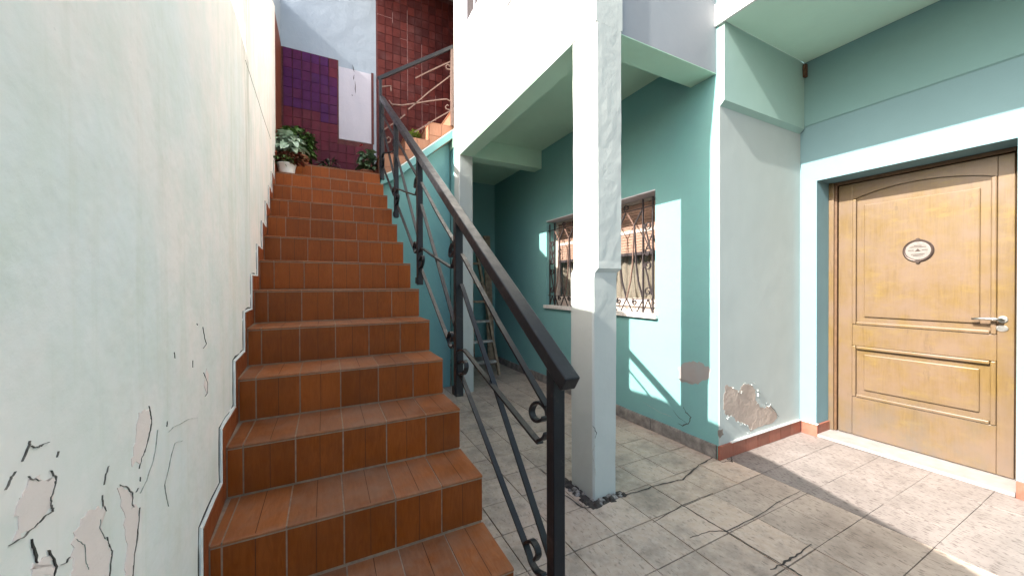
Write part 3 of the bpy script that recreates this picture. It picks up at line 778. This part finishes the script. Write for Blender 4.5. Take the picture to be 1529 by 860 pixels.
def wcrack(px, ax, val, nrm, w, seed, mat='crack', amp=.004, par=hs_):
    pts = jag([on(x, y, ax, val) for x, y in px], 4, amp, seed)
    pts = [flat_on_plane(p, ax, val) for p in pts]
    ribbon(pts, nrm, w, None, .0015, random.Random(seed)).build('plaster_crack', mat, par)
wcrack(Z([(580,335),(610,370),(640,410),(662,440)], 1040, 540, .186), 'Y', YP, NP, .004, 1)
NW = Vector((-1, 0, 0))
patch([on(x, y, 'X', XW) for x, y in [(1012,550),(1022,541),(1040,540),(1054,545),(1060,552),(1058,566),(1042,572),(1020,572),(1014,566)]], NW, .0008, .002, 6, 5, .011).build('bare_plaster_patch', 'dull', hs_)
wcrack([(1021,607),(1024,615),(1032,622),(1028,632),(1020,636),(1012,632)], 'X', XW, NW, .007, 2)
wcrack([(1005,612),(1015,624),(1028,634)], 'X', XW, NW, .004, 3)
wcrack([(960,600),(985,615),(1003,622)], 'X', XW, NW, .003, 4, 'faint')
patch([on(x, y, 'X', XW) for x, y in [(1072,642),(1079,640),(1080,648),(1075,654),(1072,650)]], NW, .002, .003, 8, 3, .004).build('plaster_break', 'stone', hs_)
wcrack(Z([(700,215),(718,245),(712,270)], 640, 560, .349), 'Y', PY0-.004, NP, .004, 5)
wcrack(Z([(712,300),(700,330),(716,430)], 640, 560, .349), 'X', 1.382, NW, .003, 6, 'faint')
# broken mortar round the pillar foot
rr = random.Random(12)
for i in range(34):
    if i < 22: x, y = 1.386-rr.uniform(-.01, .06), rr.uniform(PY0-.04, PY1+.03)
    else: x, y = rr.uniform(1.40, 1.60), PY0-rr.uniform(-.005, .03)
    s_ = rr.uniform(.008, .026); pts = []
    for (a, b, c) in ((-1,-1,-.3),(1,-1,-.3),(1,1,-.3),(-1,1,-.3),(-.6,-.7,1),(.7,-.5,.8),(.6,.7,1),(-.7,.5,.7)):
        pts.append((x+a*s_*rr.uniform(.6, 1.1), y+b*s_*rr.uniform(.6, 1.3), max(-.004, c*s_*rr.uniform(.3, .8))+.003))
    MB().add(pts, [(3,2,1,0),(4,5,6,7),(0,1,5,4),(1,2,6,5),(2,3,7,6),(3,0,4,7)]).build('mortar_chunk', 'rubble' if rr.random() < .6 else 'crack', hs_)
patch([Vector(p) for p in ((1.33, PY0-.05, 0), (1.61, PY0-.028, 0), (1.60, PY0+.02, 0), (1.40, PY0+.02, 0), (1.385, PY1+.05, 0), (1.335, PY1+.03, 0))], (0, 0, 1), .0016, .002, 3, 5, .008).build('floor_break', 'crack', hs_)

# ------------------------------------------------------------------ window
win = MB()
XG = 2.68
for a, b, c, d in ((WY0, WY0+.05, WZ0, WZ1), (WY1-.05, WY1, WZ0, WZ1), (WY0+.05, WY1-.05, WZ1-.04, WZ1), (WY0+.05, WY1-.05, WZ0, WZ0+.055), (3.055, 3.105, WZ0+.055, 1.55)):
    win.box(XG-.01, XG+.035, a+.0005, b-.0005, c+.0005, d-.0005)
win = win.build('window', 'winframe', hs_)
box('soffit_strip', 'pvc', win, XW-.003, XG-.011, WY0+.001, WY1-.001, WZ1-.012, WZ1-.0005)
box('sill', 'sill', win, XW-.035, XG-.011, WY0-.03, WY1+.03, WZ0-.028, WZ0+.012, .004)
z = WZ1-.044; sl = MB().prism([(0, 0), (.008, -.003), (.010, -.022), (.004, -.027), (-.004, -.024), (-.005, -.005)], 'Y', -(WY1-WY0-.104)/2, (WY1-WY0-.104)/2).mesh('shutter_slat', 'shutter')
while z > 1.585:
    inst('shutter_slat', sl, win, (XG-.004, (WY0+WY1)/2, z)); z -= .028
box('shutter_rail', 'iron', win, XG-.02, XG+.01, WY0+.052, WY1-.052, 1.55, 1.578)
box('transom', 'winframe', win, XG-.014, XG-.0105, WY0+.052, WY1-.052, 1.765, 1.795)
for i in range(3): box('slat', 'winframe', win, XG-.022, XG-.011, WY0+.051, WY1-.051, WZ0+.014+i*.042, WZ0+.052+i*.042)
for a, b in ((WY0+.052, 3.053), (3.107, WY1-.052)):
    box('pane', 'glass', win, XG+.012, XG+.016, a, b, WZ0+.057, 1.549)
# wrought iron grille in the opening
XGR = 2.545
def gb(path, t=.009, wd=.016, mat='iron', nm='grille_bar'):
    return MB().flat(path, t, wd, (XGR, 0, 0), (0, 1, 0), (1, 0, 0)).build(nm, mat, win)
def spiral(cx, cz, r0, r1, a0, turns, n=22):
    return [(cx+(r0+(r1-r0)*i/n)*math.cos(a0+turns*2*math.pi*i/n), cz+(r0+(r1-r0)*i/n)*math.sin(a0+turns*2*math.pi*i/n)) for i in range(n+1)]
GZ0, GZ1 = WZ0+.016, WZ1-.05
ey = [WY0+.045, WY0+.155, WY1-.155, WY1-.045]
for y in ey: gb([(y, GZ0), (y, GZ1)])
for z in (GZ1-.08, WZ0+.135): gb([(WY0+.01, z), (WY1-.01, z)], .008)
zt_, zb_ = GZ1-.08, WZ0+.135
nv = 7
vy = [ey[1]+(ey[2]-ey[1])*i/nv for i in range(nv+1)]
for i in range(nv):
    a, b = vy[i], vy[i+1]; mid = (a+b)/2
    gb([(a, zt_), (mid, zt_-.14), (mid-.02, 1.45), (mid-.045, zb_+.16), (a, zb_)])
    gb([(b, zt_), (mid+.006, zt_-.14), (mid+.024, 1.45), (mid+.05, zb_+.16), (b, zb_)], .008, .012, 'lightiron')
    gb([(a, zb_), (a+.03, zb_-.05), (mid-.03, GZ0)], .007, .012)
    gb([(b, zb_), (b-.03, zb_-.05), (mid+.03, GZ0)], .007, .012)
    gb(spiral(b, zt_+.035, .035, .010, -1.57, 1.3), .007, .014, 'iron', 'grille_scroll') if i < nv-1 else None
    gb(spiral(mid, zb_-.03, .030, .009, 1.57, -1.3), .007, .014, 'iron', 'grille_scroll')
for side in (0, 1):
    ya, yb = (ey[0], ey[1]) if side == 0 else (ey[2], ey[3]); yc = (ya+yb)/2; r_ = (yb-ya)/2-.008
    for zc, sg in ((1.79, 1), (1.44, 1)):
        top = spiral(yc, zc, .012, r_, -1.0, 1.25)
        bot = spiral(yc, zc-.24, .012, r_, 2.1, 1.25)
        gb(top+list(reversed(bot)), .007, .014, 'iron', 'grille_scroll')
    gb([(ya, 1.72), (yc, 1.62), (yb, 1.72)], .007, .012); gb([(ya, 1.52), (yc, 1.62), (yb, 1.52)], .007, .012)
    gb([(ya, GZ0), (yc, zb_), (yb, GZ0)], .007, .012)
# curtains
def curtain(y0, y1, label):
    mb = MB(); n_ = 70; rr = random.Random(int(y0*100)); ph = rr.random()*6
    front = []
    for i in range(n_+1):
        y = y0+(y1-y0)*i/n_; x = XG+.075+.018*math.sin(i*.62+ph)+.008*math.sin(i*1.57+ph*2)+.006*noise.noise(Vector((i*.3, ph, 0)))
        front.append((x, y))
    vs = []
    for x, y in front: vs += [(x, y, WZ0+.06), (x, y, 1.60), (x+.003, y, 1.60), (x+.003, y, WZ0+.06)]
    fs = [(0,1,2,3), tuple(4*n_+i for i in (3,2,1,0))]
    for i in range(n_):
        for j in range(4): fs.append((4*i+j, 4*i+4+j, 4*i+4+(j+1) % 4, 4*i+(j+1) % 4))
    o = mb.add(vs, fs).build('curtain', 'curtain', None, False)
    tag(o, label, 'curtain', 'curtains in the barred window')
curtain(WY0+.03, 3.07, 'cream pleated curtain behind the window pane nearer the front door')
curtain(3.09, WY1-.03, 'cream pleated curtain behind the window pane nearer the ladder')

# ------------------------------------------------------------------ door
XDR = 3.85
door = MB()
L0, L1 = DY0+.042, DY1-.058        # leaf
door.box(XDR+.018, XDR+.05, L0, L1, .032, 2.085)
door = door.build('door', 'door', hs_)
def dbox(nm, mat, y0, y1, z0, z1, x0, x1=XDR+.0175, bev=.004): return box(nm, mat, door, x0, x1, y0, y1, z0, z1, bev)
# stiles and rails stand proud of the panels
PA, PB = .655, 1.379
dbox('stile', 'door', PB, L1, .032, 2.085, XDR); dbox('stile', 'door', L0, PA, .032, 2.085, XDR)
dbox('rail', 'door', PA+.0005, PB-.0005, .032, .345, XDR+.001); dbox('rail', 'door', PA+.0005, PB-.0005, .762, .935, XDR+.001)
arch = [(PA+.0005, 2.084), (PB-.0005, 2.084)]
for i in range(15):
    t = i/14; y = PB-.0005+(PA-PB+.001)*t; arch.append((y, 1.955+.065*math.sin(math.pi*t)**.8))
MB().prism(arch, 'X', XDR+.001, XDR+.0175).build('arched_rail', 'door', door)
# mouldings round the panels
def mould(y0, y1, z0, z1, top=True):
    for a, b, c, d in ((y0, y0+.026, z0, z1), (y1-.026, y1, z0, z1), (y0+.026, y1-.026, z0, z0+.026))+(((y0+.026, y1-.026, z1-.026, z1),) if top else ()):
        dbox('moulding', 'door', a+.001, b-.001, c+.001, d-.001, XDR-.009, XDR+.0175, .006)
mould(PA, PB, .345, .762); mould(PA, PB, .935, 1.955, False)
dbox('raised_panel', 'door', PA+.07, PB-.07, .41, .70, XDR+.003, bev=.008)
dbox('raised_panel', 'door', PA+.07, PB-.07, 1.00, 1.90, XDR+.003, bev=.008)
fr = MB(); fr.box(XDR-.012, XDR+.055, L1+.006, DY1-.0005, .028, DZ-.0005); fr.box(XDR-.012, XDR+.055, DY0+.0005, L0-.006, .028, DZ-.0005)
fr.build('door_frame', 'doordark', door, False, .004)
box('frame_head', 'doordark', door, XDR-.011, XDR+.055, L0-.005, L1+.005, 2.092, DZ-.0005, .003)
box('frame_stop', 'door', door, XDR-.03, XDR-.0125, L1+.022, DY1-.001, .028, DZ-.001, .004)
box('threshold', 'marble', hs_, XD-.012, XDR+.055, DY0+.001, DY1-.001, 0.001, .026, .004)
# lever handle with its plate and the lock below
hy, hz = .632, 1.035
h = MB(); h.tube([(XDR-.001, hy, hz), (XDR-.045, hy, hz)], .009, 10); h.tube([(XDR-.045, hy-.008, hz), (XDR-.046, hy+.04, hz+.003), (XDR-.044, hy+.085, hz+.001), (XDR-.040, hy+.118, hz-.004)], [.010, .010, .009, .007], 10)
h.build('handle', 'metal', door, True)
def oval(nm, mat, cy, cz, ry, rz, x0, x1, seg=28, prof=None):
    mb = MB(); vs = []
    for x, s_ in (prof or ((x1, 1), (x0+.001, 1), (x0, .93))):
        vs += [(x, cy+ry*s_*math.cos(2*math.pi*i/seg), cz+rz*s_*math.sin(2*math.pi*i/seg)) for i in range(seg)]
    nr = len(vs)//seg
    fs = [tuple(range(seg)), tuple((nr-1)*seg+i for i in reversed(range(seg)))]
    for a in range(nr-1):
        for i in range(seg): fs.append((a*seg+i, a*seg+(i+1) % seg, (a+1)*seg+(i+1) % seg, (a+1)*seg+i))
    return mb.add(vs, fs).build(nm, mat, door)
oval('handle_rose', 'metal', hy, hz, .022, .022, XDR-.006, XDR)
oval('lock_plate', 'metal', hy+.003, hz-.058, .026, .020, XDR-.005, XDR)
py_, pz_ = 1.006, 1.506; XPL = XDR+.003
oval('plaque_rim', 'plaquerim', py_, pz_, .080, .082, XPL-.012, XPL, prof=((XPL, 1), (XPL-.007, 1), (XPL-.012, .92), (XPL-.010, .86)))
oval('plaque_face', 'plaque', py_, pz_, .067, .068, XPL-.0105, XPL-.004)
for i, (dy, dz, l) in enumerate(((0, .026, .085), (0, -.026, .07), (0, -.036, .05), (-.035, .004, .03), (.035, .004, .03), (0, .036, .04))):
    box('plaque_mark', 'plaquerim', door, XPL-.0115, XPL-.0102, py_+dy-l/2, py_+dy+l/2, pz_+dz-.0022, pz_+dz+.0022)
MB().prism([(py_-.016, pz_-.006), (py_, pz_+.014), (py_+.016, pz_-.006)], 'X', XPL-.0116, XPL-.0102).build('plaque_mark', 'plaquerim', door)
oval('plaque_bolt', 'plaquerim', py_, pz_+.079, .012, .012, XPL-.016, XPL-.002); oval('plaque_bolt', 'plaquerim', py_, pz_-.079, .012, .012, XPL-.016, XPL-.002)

# ------------------------------------------------------------------ railing of the first flight
r1 = thing('stair_railing', 'black iron railing with scrolls sloping down along the brown tiled stairs', 'railing')
XRA = .567
def hz_(y): return 1.052+.672*(y-.811)
posts = [.842, 1.672, 2.47, 3.37, 4.245]
MB().obox((XRA, .772, hz_(.772)-.024), (XRA, 4.285, hz_(4.285)-.024), .048, .044).build('handrail', 'black', r1, False, .004)
for i, y in enumerate(posts):
    zb = 0 if i == 0 else hz_(y)-.90
    if i == 4: zb = LAND-.06
    MB().box(XRA-.019, XRA+.019, y-.019, y+.019, zb, hz_(y)-.045).build('post', 'black', r1, False, .003)
    if i: box('anchor_plate', 'black', r1, XR-.001, XRA-.0195, y-.014, y+.014, zb+.01, zb+.05)
def fb(path, nm='bar', t=.0085, wd=.019, off=0): return MB().flat(path, t, wd, (XRA+off, 0, 0), (0, 1, 0), (1, 0, 0)).build(nm, 'black', r1)
def arc(cx, cz, r, a0, a1, n=10): return [(cx+r*math.cos(a0+(a1-a0)*i/n), cz+r*math.sin(a0+(a1-a0)*i/n)) for i in range(n+1)]
Q3 = lambda L: [(660+x/4.3, 480+y/4.3) for x, y in L]
Q6 = lambda L: [(640+x*.349, 560+y*.349) for x, y in L]
YA1, YB1 = posts[0]+.0195, posts[1]-.0195
def loc_(L):
    out = []
    for x, y in L:
        p = on(x, y, 'X', XRA); out.append(((p.y-YA1)/(YB1-YA1), p.z-hz_(p.y)))
    return out
def smooth_(L, n=4):
    out = []
    for i in range(len(L)-1):
        p0, p1, p2, p3 = L[max(0, i-1)], L[i], L[i+1], L[min(len(L)-1, i+2)]
        if math.hypot(p2[0]-p1[0], p2[1]-p1[1]) > .12: out.append(p1); continue
        for j in range(n):
            t = j/n
            out.append(tuple(.5*(2*b+(c-a)*t+(2*a-5*b+4*c-d)*t*t+(3*b-a-3*c+d)*t**3) for a, b, c, d in zip(p0, p1, p2, p3)))
    out.append(L[-1]); return out
PAT = [('bar', 0, loc_([(690, 380), (743.7, 480), (817, 606.7)])),
       ('scroll', 0, loc_(Q3([(684,600),(678,565),(655,532),(620,516),(590,535),(577,575),(590,618),(620,638),(650,630),(660,612)]))),
       ('bar', .004, loc_([(688, 425), (737, 575), (811, 804), (820, 833)])),
       ('bar', -.004, loc_(Q3([(118,268),(150,252),(163,290),(150,330),(125,338),(105,310),(98,260),(100,215),(115,188),(140,180),(165,200),(290,358),(335,413),(600,738),(635,757),(665,745),(682,712)]))),
       ('bar', 0, loc_([(688.5, 559)]+Q6([(225,220),(330,500),(420,735),(440,795),(465,838),(494,852)]))),
       ('scroll', 0, loc_(Q6([(424,745),(418,718),(440,706),(460,728),(470,765),(458,788)])))]
for i in range(4):
    ya, yb = posts[i]+.0195, posts[i+1]-.0195
    for nm, off, L in PAT:
        pth = []
        for t, dz in smooth_(L):
            t = min(1.0, max(0.0, t)); y = ya+t*(yb-ya); pth.append((y, hz_(y)+dz))
        fb(pth, nm, .0085, .019, off)

# ------------------------------------------------------------------ railing of the upper flight
r2 = thing('terrace_railing', 'thin iron railing with curled bars rising from landing to the facade', 'railing')
YR2 = 4.262
def hx_(x): return 3.575+.703*(x-.536)
MB().obox((.53, YR2, hx_(.53)-.02), (1.392, YR2, hx_(1.392)-.02), .040, .036).build('handrail', 'black', r2, False, .003)
for x, zb in ((.552, LAND-.05), (1.372, 3.20)):
    MB().box(x-.016, x+.016, YR2-.014, YR2+.014, zb, hx_(x)-.035).build('post', 'black' if x < 1 else 'lightiron', r2, False, .003)
def f2(path, nm='bar', t=.011, wd=.014): return MB().flat(path, t, wd, (0, YR2, 0), (1, 0, 0), (0, 0, 1)[0:0] or (0, 1, 0)).build(nm, 'lightiron', r2)
P2 = lambda L: [(on(x, y, 'Y', YR2).x, on(x, y, 'Y', YR2).z) for x, y in L]
Zr = lambda L: P2([(555+x/6.615, y/6.615) for x, y in L])
Zs = lambda L: P2([(555+x/6.615, 120+y/6.615) for x, y in L])
f2(Zr([(430,775),(560,710),(690,650),(795,605)]))
f2(Zr([(795,610),(800,680),(770,690),(740,685),(730,660),(745,640),(765,645),(765,662)]), 'scroll')
f2(Zs([(360,290),(440,225),(560,120),(720,0),(790,-55),(803,-75),(803,-140)]))
f2(Zs([(170,200),(200,240),(300,248),(440,228),(560,208),(680,192),(740,188),(780,210),(795,250),(792,280),(765,295),(735,285),(728,260),(745,245),(760,255)]))
f2(Zs([(420,515),(520,455),(640,380),(800,290)]))
f2(Zr([(95,860),(150,855),(190,850),(190,905)]), 'scroll')
f2(Zs([(130,590),(165,560),(190,580),(180,610),(155,618),(140,605)]), 'scroll')
f2(Zs([(80,520),(150,470),(240,410),(330,340)]))

# ------------------------------------------------------------------ ladder and plank
ld = thing('wooden_ladder', 'old wooden step ladder with paint spattered rungs behind the far pillar', 'ladder')
BL, BR, TL, TR = Vector((1.60, 4.66, 0)), Vector((2.175, 4.64, 0)), Vector((1.80, 5.26, 2.30)), Vector((1.985, 5.26, 2.30))
MB().obox(BL, TL, .035, .06, (0, 1, 0)).build('rail', 'oldwood', ld, False, .004); MB().obox(BR, TR, .035, .06, (0, 1, 0)).build('rail', 'oldwood', ld, False, .004)
for z in (.19, .47, .75, 1.03, 1.31, 1.59, 1.87, 2.13):
    t = z/2.3; a = BL.lerp(TL, t); b = BR.lerp(TR, t)
    MB().obox(a+Vector((.018, 0, 0)), b-Vector((.018, 0, 0)), .085, .030).build('rung', 'paintwood' if z < .8 else 'oldwood', ld, False, .003)
for s_ in (BL, BR):
    b = Vector((s_.x*.8+1.9*.2, 5.49, 0)); t_ = TL if s_ is BL else TR
    MB().obox(b, t_+Vector((0, .03, -.08)), .03, .045, (0, 1, 0)).build('prop_leg', 'oldwood', ld, False, .003)
pl = MB()
pa, pb = Vector((2.36, 5.33, 0)), Vector((2.335, 5.46, 2.07))
pl.obox(pa, pb, .115, .03, (0, 1, 0))
pl = pl.build('wooden_plank', 'oldwood', None, False, .004); tag(pl, 'dark weathered wooden plank leaning upright in the teal corner', 'plank')

# ------------------------------------------------------------------ plants
def leaf(mb, p, d, L, Wd, droop, rr, lobes=False):
    d = Vector(d).normalized(); up = Vector((0, 0, 1)); s_ = d.cross(up)
    if s_.length < .1: s_ = Vector((1, 0, 0))
    s_.normalize(); s_ = (s_+d.cross(s_)*rr.uniform(-.6, .6)).normalized(); nrm = s_.cross(d).normalized(); n0 = len(mb.v)
    vs = []; prof = [(0, .05), (.25, .8), (.5, 1), (.78, .62), (1, .03)]
    if lobes: prof = [(0, .1), (.18, .9), (.32, .7), (.5, 1.05), (.64, .72), (.8, .75), (1, .1)]
    for t, ww in prof:
        c_ = Vector(p)+d*L*t-up*droop*L*t*t
        vs += [c_-s_*Wd*ww+nrm*Wd*.35*ww, c_, c_+s_*Wd*ww+nrm*Wd*.35*ww]
    fs = []
    for i in range(len(prof)-1):
        a = 3*i; fs += [(a, a+1, a+4, a+3), (a+1, a+2, a+5, a+4)]
    mb.add(vs, fs)
def plant(name, label, pot, potmat, potr, poth, loc, kinds, cat='plant', group=None, flower=None):
    """kinds: list of (material, count, centre offset, radius xyz, leaf length, leaf width, droop, lobes)"""
    t = thing(name, label, cat, group or 'potted plants at the top of the stairs'); t.location = loc
    rr = random.Random(hash_(name+label))
    if pot:
        p = MB().lathe([(potr*.72, 0), (potr*.80, poth*.3), (potr*.96, poth*.9), (potr, poth*.92), (potr, poth), (potr*.9, poth), (potr*.88, poth*.9)], (0, 0, 0), 24).build('pot', potmat, t, True)
        MB().lathe([(potr*.86, poth*.86), (potr*.5, poth*.885), (.004, poth*.89)], (0, 0, 0), 16).build('soil', 'soil', t)
    stems = MB()
    for mat, cnt, co, rad, LL, WW, dr, lob in kinds:
        mb = MB()
        for i in range(cnt):
            while True:
                u = Vector((rr.uniform(-1, 1), rr.uniform(-1, 1), rr.uniform(-1, 1)))
                if u.length <= 1: break
            p = Vector((co[0]+u.x*rad[0], co[1]+u.y*rad[1], co[2]+u.z*rad[2]))
            d = Vector((u.x+rr.uniform(-.5, .5), u.y+rr.uniform(-.7, .3), u.z*.5+rr.uniform(0, .7)))
            leaf(mb, p, d, LL*rr.uniform(.6, 1.25), WW*rr.uniform(.7, 1.2), dr*rr.uniform(.4, 1.4), rr, lob)
            if i % 5 == 0:
                base = Vector((rr.uniform(-.3, .3)*potr, rr.uniform(-.3, .3)*potr, poth*.85))
                stems.tube([base, base.lerp(p, .5)+Vector((0, 0, .02)), p], [.004, .003, .002], 5)
        mb.build('foliage', mat, t, True)
    stems.build('stem', 'leaf', t, True)
    if flower:
        fm, spots, rad = flower; mb = MB()
        for sx, sy, sz in spots:
            for j in range(14):
                a = rr.uniform(0, 6.28); leaf(mb, (sx, sy, sz), (math.cos(a), math.sin(a), rr.uniform(-.2, .9)), rad, rad*.5, .3, rr)
        mb.build('flower', fm, t, True)
    return t
def hash_(s_): return sum((i+1)*ord(c) for i, c in enumerate(s_))
zs6 = tread_z(-6)
plant('potted_plant', 'red leaved plant in a white pot near the top of the stairs', True, 'whitepot', .082, .105, (-.325, 4.075, zs6),
      [('redleaf', 150, (.035, .0, .155), (.115, .08, .055), .062, .017, .5, False), ('leaf', 60, (-.02, -.02, .135), (.08, .07, .035), .07, .012, .7, False)])
plant('potted_plant', 'bushy green plant on the landing behind silvery leaves', True, 'claypot', .13, .18, (-.28, 4.62, LAND),
      [('leaf', 330, (.0, .0, .31), (.17, .14, .17), .085, .026, .6, False), ('darkleaf', 90, (.0, .03, .33), (.16, .14, .17), .08, .024, .6, False)])
plant('potted_plant', 'silvery grey green broad leaved plant above the white pot', True, 'claypot', .09, .10, (-.335, 4.40, LAND),
      [('silver', 75, (.0, -.03, .215), (.10, .09, .085), .105, .045, .7, True)])
plant('potted_plant', 'small dark leaved plant against purple wall tiles', True, 'claypot', .07, .07, (.045, 4.60, LAND),
      [('darkleaf', 60, (0, 0, .12), (.09, .07, .06), .08, .014, .5, False)])
plant('potted_plant', 'grey green geranium with one red flower at the railing post', True, 'claypot', .08, .10, (.44, 4.56, LAND),
      [('bluegreen', 120, (.0, 0, .22), (.085, .08, .13), .07, .030, .6, True)], flower=('petal', [(-.065, -.02, .385)], .022))
plant('potted_plant', 'lime green bushy plant on the terracotta upper steps', True, 'claypot', .075, .09, (1.0, 4.72, 2.98),
      [('lime', 240, (.02, 0, .18), (.09, .08, .075), .04, .013, .4, False)])
plant('potted_plant', 'small white flowered plant on a higher terracotta step', True, 'claypot', .06, .07, (1.30, 4.72, 3.20),
      [('bluegreen', 60, (0, 0, .11), (.06, .06, .04), .05, .014, .5, False)], flower=('wpetal', [(.03, -.03, .15), (.06, 0, .16), (-.01, 0, .16), (.05, -.04, .13), (.09, -.02, .14)], .028))
